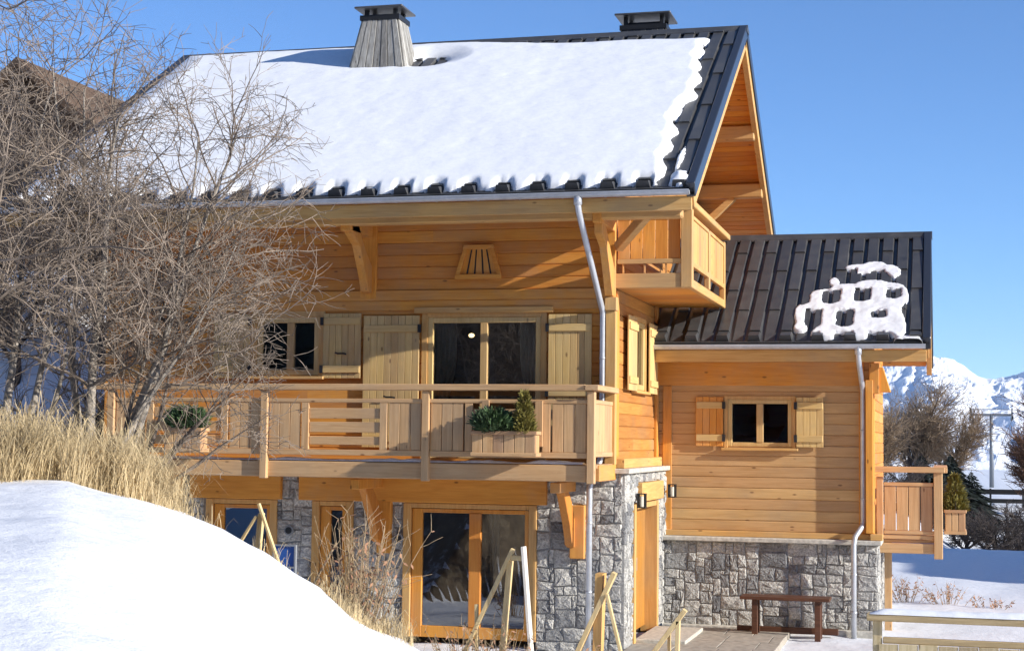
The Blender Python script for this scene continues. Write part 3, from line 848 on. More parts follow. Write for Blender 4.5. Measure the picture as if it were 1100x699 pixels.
# --- small gable balcony on the right wall
SB = 1.11; B = thing  # alias unused
bal = MB()
for i in range(9): bal.box(.0, SB-.02, .02+i*.41, .02+(i+1)*.41-.006, 5.345, 5.40)
bal = bal.build('balcony', W['pineX'], H, .004)
mb = MB(); mb.box(.002, SB-.13, -.03, .06, 5.34, 5.555); mb.build('beam', W['beamX'], bal, .008)
mb = MB(); mb.box(SB-.06, SB+.03, .02, 3.72, 5.34, 5.47); mb.build('beam', W['beamY'], bal, .008)
mb = MB(); mb.box(SB-.13, SB+.04, -.05, .09, 5.335, 6.50); mb.box(SB-.06, SB+.035, 3.66, 3.76, 5.335, 6.45); mb.box(SB-.05, SB+.035, 1.80, 1.92, 5.475, 6.40); mb.build('post', W['beamZ'], bal, .01)
mb = MB(); mb.box(SB-.10, SB+.09, -.10, 3.95, 6.505, 6.60); mb.build('rail', W['beamY'], bal, .01)
mb = MB(); mb.box(.03, SB-.13, -.02, .05, 6.36, 6.44); mb.box(.03, SB-.13, -.02, .05, 5.70, 5.77); mb.build('rail', W['beamX'], bal, .006)
mb = MB()
for i in range(5): w_ = (SB-.17)/5; mb.box(.035+i*w_, .035+(i+1)*w_-.012, -.005, .02, 5.772, 6.358)
mb.box(.10, .125, 0, .02, 5.56, 5.70); mb.box(.42, .445, 0, .02, 5.56, 5.70); mb.box(.74, .765, 0, .02, 5.56, 5.70)
mb.build('panel', W['pineZ'], bal, .004)
mb = MB()
for a, b in ((.10, 1.79), (1.93, 3.65)):
    n = 9; w_ = (b-a)/n
    for i in range(n): mb.box(SB-.015, SB+.012, a+i*w_+.004, a+(i+1)*w_-.012, 5.74, 6.36)
mb.build('panel', W['beamZ'], bal, .004)
mb = MB()
for a, b in ((.095, 1.795), (1.925, 3.655)):
    mb.box(SB-.03, SB+.03, a, b, 6.362, 6.42); mb.box(SB-.03, SB+.03, a, b, 5.66, 5.738)
mb.build('rail', W['beamY'], bal, .006)

# --- long front balcony
bal = MB()
for i in range(8): bal.box(-7.8, .0, -1.26+i*.155, -1.26+(i+1)*.155-.008, 2.70, 2.755)
bal = bal.build('balcony', W['larchX'], H, .004)
mb = MB(); mb.box(-7.8, -.13, -1.33, -1.21, 2.515, 2.745); mb.build('beam', W['larchX'], bal, .01)
mb = MB(); mb.box(-.09, .03, -1.2, .0, 2.52, 2.745); 
for x in (-7.6, -4.96, -2.5): mb.box(x-.07, x+.07, -1.2, -.02, 2.53, 2.69)
mb.build('beam', W['pineY'], bal, .008)
posts = (-7.45, -4.96, -2.475, -.06)
for x in posts:
    mb = MB(); mb.box(x-.055, x+.055, -1.40, -1.29, 2.49, 3.775); mb.build('post', W['larchZ'], bal, .008)
mb = MB(); mb.box(-7.9, -.14, -1.43, -1.25, 3.78, 3.87); mb.box(-7.5, -.115, -1.365, -1.30, 3.60, 3.66)
mb.build('rail', W['larchX'], bal, .01)
mb = MB(); mb.box(-.135, .06, -1.46, .03, 3.785, 3.865); mb.build('rail', W['larchY'], bal, .01)
mb = MB(); mb.box(-.05, .0, -1.28, .0, 3.60, 3.66); mb.box(-.05, .0, -1.28, 0, 2.86, 2.93); mb.build('rail', W['larchY'], bal, .008)
mb = MB()
for i in range(6): mb.box(-.035, -.01, -1.26+i*.205, -1.26+(i+1)*.205-.01, 2.93, 3.60)
mb.build('panel', W['larchZ'], bal, .004)
for (p, q) in zip(posts, posts[1:]):
    a, b = p+.06, q-.06
    vb, hb = MB(), MB()
    hb.box(a, b, -1.365, -1.30, 2.84, 2.92)
    for s0, s1 in ((a+.01, a+.50), (b-.50, b-.01)):
        n = 3; w_ = (s1-s0)/n
        for i in range(n): vb.box(s0+i*w_+.003, s0+(i+1)*w_-.006, -1.352, -1.325, 2.922, 3.598)
    for xs_ in (a+.52, b-.64): vb.box(xs_, xs_+.11, -1.36, -1.31, 2.922, 3.598)
    for k, zz in enumerate((2.99, 3.17, 3.37)): hb.box(a+.635, b-.645, -1.34, -1.315, zz, zz+(.15 if k else .12))
    vb.build('panel', W['larchZ'], bal, .004); hb.build('panel', W['larchX'], bal, .005)
# curved braces under the balcony
def low_bracket(x):
    mb = MB(); mb.box(x+.02, x+.24, -.10, .03, 1.36, 2.14)
    w_ = .12; q = x-.02
    mb.prism([(q, -.10, 1.52), (q, -.24, 1.56), (q, -.40, 1.86), (q, -.78, 2.30), (q, -1.02, 2.48), (q, -.70, 2.49), (q, -.32, 2.20), (q, -.10, 1.92)], (w_, 0, 0))
    mb.beam((q+.06, -.1, 2.42), (q+.06, -1.15, 2.42), .14, .15)
    mb.build('bracket', W['pineZ'], H, .01)
low_bracket(-3.66); low_bracket(-.66)

# --- annex
AX = 3.55
AW = (1.21, 2.27, 3.02, 3.80)
mb = MB(); plank_wall(mb, AF, .02, AX, 1.62, 4.95, [AW], step=.178)
mb.build('wall', W['annexX'], H)
ASD = side(AX)
def aclip(z):
    lo = max(3.67, (z+.3-4.72)/S+2.85); return (lo, 2*6.3-lo)
mb = MB(); plank_wall(mb, ASD, 3.67, 8.95, 1.62, 6.6, [], clip=aclip); mb.build('wall', W['pineY'], H)
mb = MB(); mb.box(0, AX-.08, 8.9, 8.96, 0, 5); mb.box(.1, AX-.08, 3.68, 8.9, 1.5, 1.56); mb.build('wall', W['pineX'], H)
mb = MB(); mb.mbox(AF, .02, AX-.12, .002, .03, 4.03, 4.42); mb.build('wall_beam', W['pineX'], H, .008)
mb = MB(); mb.mbox(AF, .12, .27, .002, .025, 1.62, 4.02); mb.mbox(AF, AX-.20, AX-.10, .002, .03, 1.62, 4.02); mb.build('corner_board', W['pineZ'], H, .005)
mb = MB(); mb.box(AX-.09, AX+.03, 3.42, 3.61, 1.645, 4.12); mb.box(AX+.0, AX+.045, 3.62, 3.74, 1.62, 4.7); mb.build('corner_post', W['pineZ'], H, .008)
window(H, AF, *AW, mull=(1.74,), fw=.07, casing=.06)
shutter(H, AF, .68, 1.14, 3.02, 3.84, hinge='R', battens=(.17, .83), mat='pineZ'); shutter(H, AF, 2.34, 2.78, 3.02, 3.84, hinge='L', battens=(.17, .83))
stone_wall(H, front(3.42), .17, AX+.10, .08, 1.46, [], seed=23)
stone_wall(H, side(AX+.10), 3.45, 8.9, .0, 1.46, [], seed=29)
mb = MB(); mb.box(.15, AX+.16, 3.30, 3.60, 1.462, 1.535); mb.box(AX+.0, AX+.16, 3.602, 9.0, 1.462, 1.535); mb.build('ledge', SLAB, H, .012)
mb = MB(); mb.box(.16, AX+.05, 3.50, 3.598, 1.537, 1.63); mb.box(AX-.02, AX+.18, 3.40, 3.498, 1.537, 1.64); mb.build('base_beam', W['beamX'], H, .008)
mb = MB(); mb.box(.15, AX+.13, 3.26, 3.43, -.1, .10); mb.build('plinth', SLAB, H, .01)
ro2, AP, AFn, AL, AZ = roof(H, -.9, 4.5, 2.85, 4.72, 6.30, .26)
mb = MB(); mb.box(.1, 4.43, 2.87, 2.93, 4.39, 4.58); mb.build('fascia', W['beamX'], ro2, .006)
gutter(.09, 4.42, 2.80, 4.655, H)
mb = MB(); mb.tube([(3.38, 2.80, 4.60), (3.38, 2.80, 4.50), (3.385, 2.84, 4.40), (3.41, 3.44, 4.02), (3.415, 3.52, 3.9), (3.415, 3.52, 1.84), (3.405, 3.49, 1.76), (3.30, 3.22, 1.60), (3.28, 3.19, 1.48), (3.28, 3.19, -.05)], .043, 12)
mb.tube([(3.38, 2.80, 4.62), (3.38, 2.80, 4.5)], .058, 12)
for x, y, z in ((3.415, 3.52, 3.3), (3.415, 3.52, 2.2), (3.28, 3.19, 1.0), (3.28, 3.19, .4)): mb.tube([(x, y, z-.015), (x, y, z+.015)], .05, 12)
mb.build('downpipe', ZINC, H, smooth_=True)
# wooden hood on the annex corner
mb = MB(); mb.box(AX-.03, AX+.13, 3.44, 3.62, 3.90, 4.40); mb.prism([(AX+.13, 3.48, 3.93), (AX+.31, 3.48, 3.93), (AX+.19, 3.48, 4.33), (AX+.13, 3.48, 4.33)], (0, .3, 0)); hd = mb.build('bracket', W['pineZ'], H, .008)
# annex balcony
bal = MB()
for i in range(6): bal.box(AX+.05, 4.6, 4.2+i*.5, 4.2+(i+1)*.5-.006, 1.47, 1.52)
bal = bal.build('balcony', W['larchX'], H, .004)
mb = MB(); mb.box(AX+.1, 4.52, 4.14, 4.24, 1.30, 1.465); mb.box(AX+.1, 4.52, 4.15, 4.23, 1.53, 1.60); mb.build('beam', W['larchX'], bal, .008)
mb = MB(); mb.box(4.52, 4.66, 4.10, 4.24, 1.22, 2.62); mb.box(AX+.05, AX+.16, 4.12, 4.22, 1.55, 2.55); mb.box(4.54, 4.66, 7.1, 7.2, 1.22, 2.6); mb.build('post', W['larchZ'], bal, .008)
mb = MB(); mb.box(AX+.02, 4.70, 4.05, 4.23, 2.625, 2.72); mb.box(AX+.17, 4.515, 4.14, 4.20, 2.40, 2.46); mb.box(AX+.17, 4.515, 4.14, 4.20, 1.61, 1.67); mb.build('rail', W['larchX'], bal, .008)
mb = MB(); mb.box(4.51, 4.74, 4.24, 7.3, 2.622, 2.715); mb.box(4.56, 4.62, 4.25, 7.1, 2.40, 2.46); mb.box(4.56, 4.62, 4.25, 7.1, 1.61, 1.67); mb.build('rail', W['larchY'], bal, .008)
mb = MB()
for i in range(4): w_ = .20; mb.box(AX+.18+i*.195, AX+.18+(i+1)*.195-.012, 4.155, 4.18, 1.675, 2.395)
mb.build('panel', W['larchZ'], bal, .004)
mb = MB()
for i in range(18): mb.box(4.575, 4.60, 4.27+i*.157, 4.27+(i+1)*.157-.01, 1.675, 2.395)
mb.build('panel', W['larchZ'], bal, .004)
mb = MB(); mb.box(3.72, 3.84, 4.3, 4.42, -.05, 1.46); mb.build('post', W['larchZ'], bal, .008)

# ------------------------------------------------------------------ snow on the roofs
def roof_snow(name, P, u0, u1, s0, s1, res, tfun, label):
    nu, ns = int((u1-u0)/res)+1, int((s1-s0)/res)+1
    mb = MB(); T = [[tfun(u0+i*res, s0+j*res) for i in range(nu)] for j in range(ns)]
    idx = {}
    def vid(i, j):
        if (i, j) not in idx:
            idx[(i, j)] = len(mb.v); mb.v.append(tuple(P(u0+i*res, s0+j*res, T[j][i])))
        return idx[(i, j)]
    for j in range(ns-1):
        for i in range(nu-1):
            q = ((i, j), (i+1, j), (i+1, j+1), (i, j+1))
            if max(T[b][a] for a, b in q) > 0: mb.f.append(tuple(vid(a, b) for a, b in q))
    o = mb.build(name, ROOFSNOW, None, smooth_=True)
    return tag(o, label, 'snow')
def main_t(u, s):
    right = .84 + .05*sin(s*1.9) + .06*fbm(s*1.6, .3)
    ph = (s-.17) % .7575
    notch = .13*smooth(.0, .30, ph)*(1-smooth(.40, .7575, ph))*(.55+.9*abs(fbm(s*.9, 3.3)))
    r2 = right + notch - .06
    if s > 6.3: r2 -= (s-6.3)**2*.5; right -= (s-6.3)**2*.5
    ph = ((u - 1.28 + .1275) / .51) % 1.0
    low = .03 + .16*(smooth(.70, .80, ph)+1-smooth(.20, .30, ph)) + .05*fbm(u*1.3, 7.1) + .035*fbm(u*6, 2)
    top = RL - .02 - .42*smooth(-4.2, -1.5, u) - .10*smooth(-1.0, 1.0, u) + .03*fbm(u*1.3, 4)
    dc = math.hypot((u+4.2)/.30, (s-6.05)/.22)-1
    m = min(r2-u, s-low, top-s, u+9.42, dc*.3)
    if m <= 0: return -.05
    d = min((right+.12-u)*2.4, s+.05, top-s+.03, u+9.42, max(.02, dc*.3))
    t = .19*min(1, sqrt(max(0, d)/.55)) * min(1, .25+sqrt(m/.10)*.75)
    row = (s-.17) % .7575
    t -= .007*smooth(.12, .0, row)*(.5+.5*cos(2*pi*(u-1.28+.1275)/.51))*min(1, d*2)
    t += .015*fbm(u*.5, s*.5, 1) + .004*fbm(u*3.1, s*3.1, 8)
    return max(t, .02)
roof_snow('snow_blanket', RP, -9.46, 1.0, -.02, RL+.1, .042, main_t, 'thick smooth white snow blanket covering the big main roof')
BL = [(3.21,2.53,.19,.19),(3.56,2.63,.22,.23),(3.88,2.43,.12,.23),(2.89,2.06,.09,.14),(2.75,1.59,.21,.18),(3.05,1.76,.18,.18),(3.5,1.93,.25,.18),(3.86,1.81,.18,.18),(2.62,1.21,.18,.28),(2.92,1.2,.24,.28),(3.22,1.26,.21,.35),(3.6,1.36,.21,.28),(3.9,1.25,.15,.28),(2.45,.7,.12,.27),(2.44,.36,.11,.13),(2.8,.59,.12,.34),(2.9,.26,.18,.26),(3.11,.35,.15,.33),(3.4,.58,.21,.4),(3.77,.57,.23,.34),(3.99,.34,.12,.3),(3.49,.15,.23,.16),(2.69,.1,.08,.16),(3.12,1.56,.10,.30),(3.64,1.55,.11,.30),(4.05,1.5,.09,.28),(3.37,.85,.12,.25),(2.85,.85,.10,.2),(3.9,.75,.14,.3),(2.38,.95,.07,.2)]
HL = [(2.87,1.52,.11,.18),(3.38,1.57,.1,.18),(3.89,1.6,.09,.14),(2.62,.73,.1,.24),(3.13,.72,.1,.23),(3.67,.84,.09,.1),(3.13,2.38,.09,.15),(3.6,2.37,.09,.11),(2.62,.03,.10,.14),(3.13,.05,.11,.14),(3.64,.05,.10,.13),(2.38,1.5,.1,.2)]
def ann_t(u, s):
    f = 0.0
    for a, b, p, q in BL:
        e = ((u-a)/p)**2+((s-b)/q)**2; f += math.exp(-e*1.15)
    d = f-.34
    for a, b, p, q in HL:
        p *= 1.3; q *= 1.15
        e = max(abs((u-a)/p), (s-b)/q, .75*math.hypot((u-a)/p, (s-b)/q)+.08*fbm(u*9, s*9)) ; d = min(d, (e-1.0)*.7)
    d += .05*fbm(u*5, s*5)+.06*fbm(u*13, s*13)
    if s < .01 or d <= 0: return -.03
    return .03+.05*min(1, sqrt(d/.10))+.012*fbm(u*4, s*4, 2)
roof_snow('snow_patch', AP, 2.1, 4.25, -.02, 3.2, .022, ann_t, 'melting lacy snow patch with holes on the lower annex roof')
def strip_t(u, s):
    d = min(u-3.95, 4.36-u, s+.1, .09-s)+.03*fbm(u*9, s*9)
    return -.03 if d <= 0 else .02+.06*min(1, sqrt(d/.06))
roof_snow('snow_remnant', AP, 3.9, 4.4, -.06, .14, .02, strip_t, 'small snow remnant on the annex gutter edge at its right end')
def lump_t(u, s):
    d = 1-math.hypot((u-1.13)/.14, (s-.22)/.24)+.25*fbm(u*7, s*7)
    d2 = .8-math.hypot((u-1.05)/.06, (s-.9)/.55)+.3*fbm(u*9, s*9)
    d = max(d, d2)
    return -.03 if d <= 0 else .03+.12*min(1, sqrt(d))
roof_snow('snow_remnant', RP, .85, 1.36, -.03, 1.8, .022, lump_t, 'small snow lump left on the bare right edge of the main roof')
mb = MB(); n = 120
for i in range(n+1):
    x = -7.3+7.1*i/n; t = .012+.03*max(0, fbm(x*2.1, 3.3)+.35)
    for y, z in ((-1.285, 2.757), (-1.27, 2.757+t), (-1.15, 2.757+t*1.2), (-1.05, 2.757)): mb.v.append((x, y, z))
for i in range(n):
    for k in range(3): b = i*4+k; mb.f.append((b, b+4, b+5, b+1))
tag(mb.build('snow_strip', SNOW, None, smooth_=True), 'thin strip of snow lying on the edge of the long front balcony floor', 'snow')
#@@PART2
# ------------------------------------------------------------------ planter boxes and their conifers
def planter(x0, x1, y0, y1, z0, z1, label, n=6, axis='X'):
    t = thing('planter_box', ((x0+x1)/2, (y0+y1)/2, z0), label, 'planter', 'wooden planter boxes on the balconies')
    mb = MB()
    w_ = (x1-x0)/n
    for i in range(n): mb.box(x0+i*w_+.002, x0+(i+1)*w_-.008, y0, y0+.02, z0+.03, z1-.03); mb.box(x0+i*w_+.002, x0+(i+1)*w_-.008, y1-.02, y1, z0+.03, z1-.03)
    m = max(2, int((y1-y0)/.12)); w_ = (y1-y0-.044)/m
    for i in range(m):
        for xx in (x0, x1-.02): mb.box(xx, xx+.02, y0+.022+i*w_, y0+.022+(i+1)*w_-.008, z0+.03, z1-.03)
    mb.box(x0+.02, x1-.02, y0+.022, y1-.022, z0+.03, z0+.05)
    mb.build('boards', W['larchZ'], t, .004, tol=None)
    mb = MB()
    for zz in (z0, z1-.05):
        mb.box(x0-.015, x1+.015, y0-.022, y0-.002, zz, zz+.05); mb.box(x0-.015, x1+.015, y1+.002, y1+.022, zz, zz+.05)
        mb.box(x0-.022, x0-.002, y0, y1, zz, zz+.05); mb.box(x1+.002, x1+.022, y0, y1, zz, zz+.05)
    mb.build('rim', W['larchX'], t, .005, tol=None)
    mb = MB(); mb.box(x0+.022, x1-.022, y0+.024, y1-.024, z0+.052, z1-.06); mb.build('soil', EARTH, t)
    return t
def needles(mb, c, r, h, n, l, r_=rnd, cone=True, flat=.6):
    for _ in range(n):
        t = r_.random()**(1.4 if cone else 1); rad = r*((1-t)**.75 if cone else sqrt(max(0, 1-(2*t-1)**2))) * r_.uniform(.55, 1.12); a = r_.uniform(0, 2*pi)
        p = Vector((c[0]+rad*cos(a), c[1]+rad*sin(a), c[2]+h*t))
        d = Vector((cos(a)*r_.uniform(.3, 1.1), sin(a)*r_.uniform(.3, 1.1), r_.uniform(.0, 1.1))).normalized()
        s = d.cross(Vector((r_.uniform(-1, 1), r_.uniform(-1, 1), r_.uniform(-1, 1)))).normalized()*l*.16
        ll = l*r_.uniform(.6, 1.3); mb.quad(p-s, p+s, p+d*ll+s*.3, p+d*ll-s*.3)
def conifer(name, c, r, h, n, l, mat, label, cat='conifer', cone=True, group=None):
    t = thing(name, c, label, cat, group)
    mb = MB(); mb.tube([c, (c[0]+.01, c[1], c[2]+h*.85)], [r*.09+.004, .003], 6); mb.build('trunk', DBARK, t)
    mb = MB(); needles(mb, (c[0], c[1], c[2]+h*.02), r, h*.95, n, l, cone=cone); mb.build('foliage', mat, t)
    return t
planter(-1.70, -.78, -1.66, -1.42, 2.86, 3.21, 'large pale wooden planter box hanging on the front balcony rail near its right end')
mb = MB()
for x in (-1.58, -.80): mb.box(x-.05, x+.05, -1.415, -1.37, 3.0, 3.64)
for k, g in enumerate(mb.pieces(.01)): tag(g.build('planter_hanger', W['larchZ']), ('left' if k == 0 else 'right')+' wooden hanger strip behind the big planter box on the front balcony rail', 'planter hanger', 'planter hanger strips')
conifer('dwarf_conifer', (-.98, -1.54, 3.16), .15, .60, 1500, .07, NEEDY, 'small golden cone shaped conifer in the big planter on the front balcony')
conifer('dwarf_pine', (-1.42, -1.54, 3.16), .26, .32, 1500, .10, NEEDG, 'low dark green dwarf pine in the big planter on the front balcony', cone=False)
conifer('dwarf_pine', (-1.18, -1.52, 3.16), .14, .22, 500, .08, NEEDG, 'tiny green pine between the low pine and the golden conifer in the planter', cone=False)
planter(-6.42, -5.83, -1.66, -1.42, 2.86, 3.21, 'wooden planter box at the left end of the front balcony behind bare twigs', 4)
conifer('dwarf_pine', (-6.12, -1.54, 3.16), .27, .34, 1200, .10, NEEDG, 'green dwarf pine in the left planter of the front balcony behind twigs', cone=False)
planter(4.70, 5.02, 4.32, 5.25, 1.62, 2.02, 'wooden planter box hung on the outer side of the annex balcony', 3)
conifer('dwarf_conifer', (4.86, 4.60, 1.98), .20, .62, 1500, .08, NEEDY, 'golden green conifer in the planter outside the annex balcony')

# ------------------------------------------------------------------ dark brown table by the annex wall
t = thing('table', (2.25, 2.7, 0), 'long dark brown wooden table with snow below, against the annex stone wall', 'table')
mb = MB(); mb.box(1.55, 2.95, 2.42, 2.66, .62, .67); mb.box(1.55, 2.95, 2.675, 2.92, .62, .67); mb.build('tabletop', W['brown'], t, .008, tol=.05)
for x in (1.78, 2.76):
    for y in (2.52, 2.82):
        mb = MB(); mb.box(x-.045, x+.045, y-.045, y+.045, -.08, .62); mb.build('leg', W['brown'], t, .006)
mb = MB(); mb.box(1.45, 3.05, 2.90, 2.99, .06, .16); mb.build('stretcher', W['brown'], t, .006)
# paving at the side door
mb = MB(); r = random.Random(4)
y = .2
for j in range(6):
    x = .20
    while x < 2.2:
        w_ = r.uniform(.4, .7); mb.box(x, min(x+w_, 2.3)-.012, -2.0+j*.85, -2.0+(j+1)*.85-.012, -.1, .085+r.uniform(-.006, .006)); x += w_
struct(mb.build('path', PAVE, None, .006))
mb = MB(); mb.box(.18, .95, .75, 2.6, .0, .135); struct(mb.build('doorstep', SLAB, None, .012))

# ------------------------------------------------------------------ makeshift timber props
def plank(t, name, p0, p1, w_, h_, mat='raw', up=(0, 1, 0)):
    mb = MB(); mb.beam(p0, p1, w_, h_, up); return mb.build(name, W[mat], t, .004)
t = thing('timber_railing', (-1.0, -3, .2), 'makeshift stair railing with white plank standing before the big glass door', 'railing')
plank(t, 'handrail', (-.73, -3.02, 1.68), (-1.50, -3.02, .05), .05, .07)
plank(t, 'post', (-.78, -2.96, 1.52), (-.90, -2.96, .0), .06, .13)
plank(t, 'plank', (-.57, -3.10, 1.72), (-.42, -3.10, .0), .04, .14, 'white')
plank(t, 'stake', (-1.22, -3.0, .95), (-1.20, -3.0, .0), .04, .06)
plank(t, 'cross_piece', (-.80, -3.0, 1.57), (-.58, -3.04, 1.56), .06, .07)
t = thing('timber_railing', (.5, -3, .1), 'makeshift stair railing with broad orange post beside the stone house corner', 'railing')
plank(t, 'post', (.42, -2.95, 1.40), (.38, -2.95, .0), .10, .24, 'beamZ')
plank(t, 'handrail', (.62, -3.05, 1.42), (.10, -3.05, .30), .06, .13)
plank(t, 'brace', (.53, -3.1, 1.15), (.80, -3.1, .1), .04, .065)
t = thing('timber_railing', (1.4, -3, .1), 'low makeshift stair handrail on a post in front of the dark table', 'railing')
plank(t, 'handrail', (1.52, -3.0, .98), (.98, -3.0, .24), .06, .10)
plank(t, 'post', (1.43, -3.0, .84), (1.41, -3.0, .0), .05, .10)
plank(t, 'post', (1.30, -2.9, .70), (1.30, -2.9, .0), .04, .05)
t = thing('timber_tripod', (-2.6, -6.8, 1.7), 'thin wooden stake tripod half buried at the crest of the snow mound', 'tripod')
plank(t, 'stake', (-2.63, -6.86, 2.36), (-2.36, -6.80, 1.6), .03, .045); plank(t, 'stake', (-2.66, -6.84, 2.22), (-2.98, -6.8, 1.75), .03, .04); plank(t, 'stake', (-2.62, -6.80, 2.25), (-2.72, -6.7, 1.5), .05, .09)
t = thing('blue_board', (-3.1, -2.4, 1.2), 'blue framed board leaning by the stone wall behind the snow mound', 'board')
mb = MB(); mb.box(-4.22, -3.93, -2.62, -2.60, .95, 1.60); mb.build('panel', BLUE, t)
mb = MB()
for a, b, c, d in ((-4.245, -4.22, .93, 1.62), (-3.93, -3.905, .93, 1.62), (-4.22, -3.93, .93, .95), (-4.22, -3.93, 1.60, 1.62), (-4.22, -3.93, 1.30, 1.325)): mb.box(a, b, -2.64, -2.595, c, d)
mb.box(-4.24, -4.20, -2.60, -2.56, 0, .93); mb.box(-3.95, -3.91, -2.60, -2.56, 0, .93); mb.build('frame', GREYP, t, tol=None)
mb = MB(); mb.tube([(-1.58, -7.2, 1.98), (-1.84, -7.3, 1.45)], .014, 6); tag(mb.build('stick', STALK), 'thin pale stick poking out of the snow mound slope', 'stick')

# ------------------------------------------------------------------ near wooden fence at the right
F0 = Vector((3.90, -5.0, 0)); Fd = Vector((1, -.02, 0)).normalized()
t = thing('wooden_fence', (5, -5, 0), 'weathered board fence with snow covered top rail at the near right', 'fence')
fp = lambda a, o, z: F0 + Fd*a + Vector((0, o, z))
mb = MB(); mb.beam(fp(-.05, 0, 1.19), fp(4.2, 0, 1.19), .22, .075); mb.build('rail', W['oldX'], t, .008)
mb = MB(); mb.beam(fp(.12, 0, .94), fp(4.2, 0, .94), .06, .07); mb.build('rail', W['oldX'], t, .008)
for a in (.06, 2.1, 4.1):
    mb = MB(); mb.beam(fp(a, .03, -.1), fp(a, .03, 1.15), .10, .11, (0, 1, 0)); mb.build('post', W['oldZ'], t, .008)
mb = MB()
for i in range(19): mb.beam(fp(.18+i*.212, -.04, .0), fp(.18+i*.212, -.04, .90+.004*(i % 3)), .205, .025, (0, 1, 0))
mb.build('boards', W['oldZ'], t, .004, tol=None)
mb = MB(); n, k = 90, 8
for i in range(n+1):
    for j in range(k+1):
        u = j/k*2-1; a = -.02+4.2*i/n; e = min(1, i/3)
        mb.v.append(tuple(fp(a, u*.105*(1+.08*fbm(a*4, 0))-.01, 1.228+(.055+.02*fbm(a*2.2, 3))*sqrt(max(0, 1-u*u))*e)))
for i in range(n):
    for j in range(k): b = i*(k+1)+j; mb.f.append((b, b+k+1, b+k+2, b+1))
tag(mb.build('snow_strip', SNOW, None, smooth_=True), 'rounded snow strip on the top rail of the near right fence', 'snow')

# ------------------------------------------------------------------ bare trees
def limb(mb, p, d, L, r0, r1, nseg, wig, grav, sides, rr):
    p = Vector(p); d = Vector(d).normalized(); pts = [p.copy()]
    for i in range(nseg):
        d = (d + Vector((rr.uniform(-1, 1), rr.uniform(-1, 1), rr.uniform(-1, 1)))*wig + Vector((0, 0, grav))).normalized()
        p = p + d*(L/nseg); pts.append(p.copy())
    mb.tube(pts, [r0+(r1-r0)*i/nseg for i in range(nseg+1)], sides, cap=False)
    return pts
def side_dir(t, rr, ang):
    a = t.orthogonal().normalized(); b = t.cross(a); ph = rr.uniform(0, 2*pi)
    return (t*cos(ang) + (a*cos(ph)+b*sin(ph))*sin(ang)).normalized()
def ramify(mb, pts, L, r, lvl, maxl, dens, grav, rr, bias, fac=1.0):
    n = max(2, int(dens[lvl]*L)); m = len(pts)-1
    for i in range(n):
        t = rr.uniform(.18 if lvl else .28, 1)*m; k = min(int(t), m-1); p = pts[k].lerp(pts[k+1], t-k); d = (pts[k+1]-pts[k]).normalized()
        dd = side_dir(d, rr, radians(rr.uniform(28, 75))) + bias*rr.uniform(.0, 1.0)
        l = L*rr.uniform(.28, .62)*(1.15-.55*t/m)*fac
        if lvl == 0: l = max(l, .6)
        if l < .06: continue
        rad = max(RT, r*(1-.6*t/m)*.5)
        q = limb(mb, p, dd, l, rad, max(RT*.6, rad*.4), max(3, min(10, int(l/.075))), .27, grav[lvl], 3 if lvl else 4, rr)
        if lvl+1 < maxl: ramify(mb, q, l, rad, lvl+1, maxl, dens, grav, rr, bias*.7)
RT = .0036
def bare_tree(name, base, stems, label, seed, dens=(7, 11, 15), grav=(.03, -.01, -.03), maxl=3, bark=BARK, twig=TWIG, bias=(0, 0, 0), cat='tree', fac=1.0):
    rr = random.Random(seed); t = thing(name, base, label, cat)
    tm, cm = MB(), MB()
    for (off, d, L, r, g) in stems:
        p0 = Vector(base)+Vector(off)
        pts = limb(tm, p0-Vector((0, 0, .15)), d, L, r, r*.16, 14, .09, g, 8, rr)
        ramify(cm, pts, L, r*.75, 0, maxl, dens, grav, rr, Vector(bias), fac)
    tm.build('trunk', bark, t, smooth_=True, tol=None); cm.build('crown', twig, t, tol=None)
    return t
RV = Vector((.967, .255, 0))           # the direction in which the slope falls away from the trees
g0 = lambda x, y: ground_z(x, y)
def T(x, y): return (x, y, g0(x, y))
bare_tree('birch_tree', T(-3.45, -9.1), [((0, 0, 0), (.06, .1, 1), 3.8, .060, .02), ((.14, 0, 0), (.26, .12, 1), 3.9, .055, .03), ((-.12, .05, 0), (-.12, .1, 1), 4.2, .045, .02), ((.22, .1, 0), (.30, .05, 1), 3.7, .045, .02), ((.05, -.1, 0), (.48, .2, 1), 2.9, .035, .01), ((.1, .1, 0), (.18, .2, 1), 2.6, .03, .0)],
    'bare many stemmed tree with pale bark reaching over the left part of the chalet', 31, dens=(7.5, 7.2, 7.2), grav=(.01, -.015, -.02), bias=RV*.10, fac=.9)
bare_tree('leaning_shrub', T(-3.2, -8.8), [((0, 0, 0), (.55, .2, 1.0), 2.0, .026, -.02), ((.1, 0, 0), (.72, .2, .95), 1.9, .024, -.02), ((-.1, .1, 0), (.36, .2, 1), 2.2, .028, -.02), ((.15, .1, 0), (.75, .2, .65), 1.6, .02, .0)],
    'leaning tangle of bare shrub twigs in front of the left balcony windows', 77, dens=(7.5, 7.2, 7.2), grav=(.0, -.02, -.03), bias=Vector((0, 0, .15)), cat='shrub', fac=.75, bark=TWIG)
bare_tree('bare_tree', T(-4.35, -9.3), [((0, 0, 0), (-.05, .1, 1), 4.4, .05, .02), ((.1, .1, 0), (.15, .1, 1), 4.3, .042, .02), ((-.1, 0, 0), (-.3, .0, 1), 3.8, .035, .02), ((.2, .2, 0), (.3, .1, 1), 3.0, .03, .02)],
    'bare grey tree of several thin stems left of the pale many stemmed tree', 5, dens=(7.5, 7.2, 7.2), grav=(.01, -.015, -.02), bias=RV*.05)
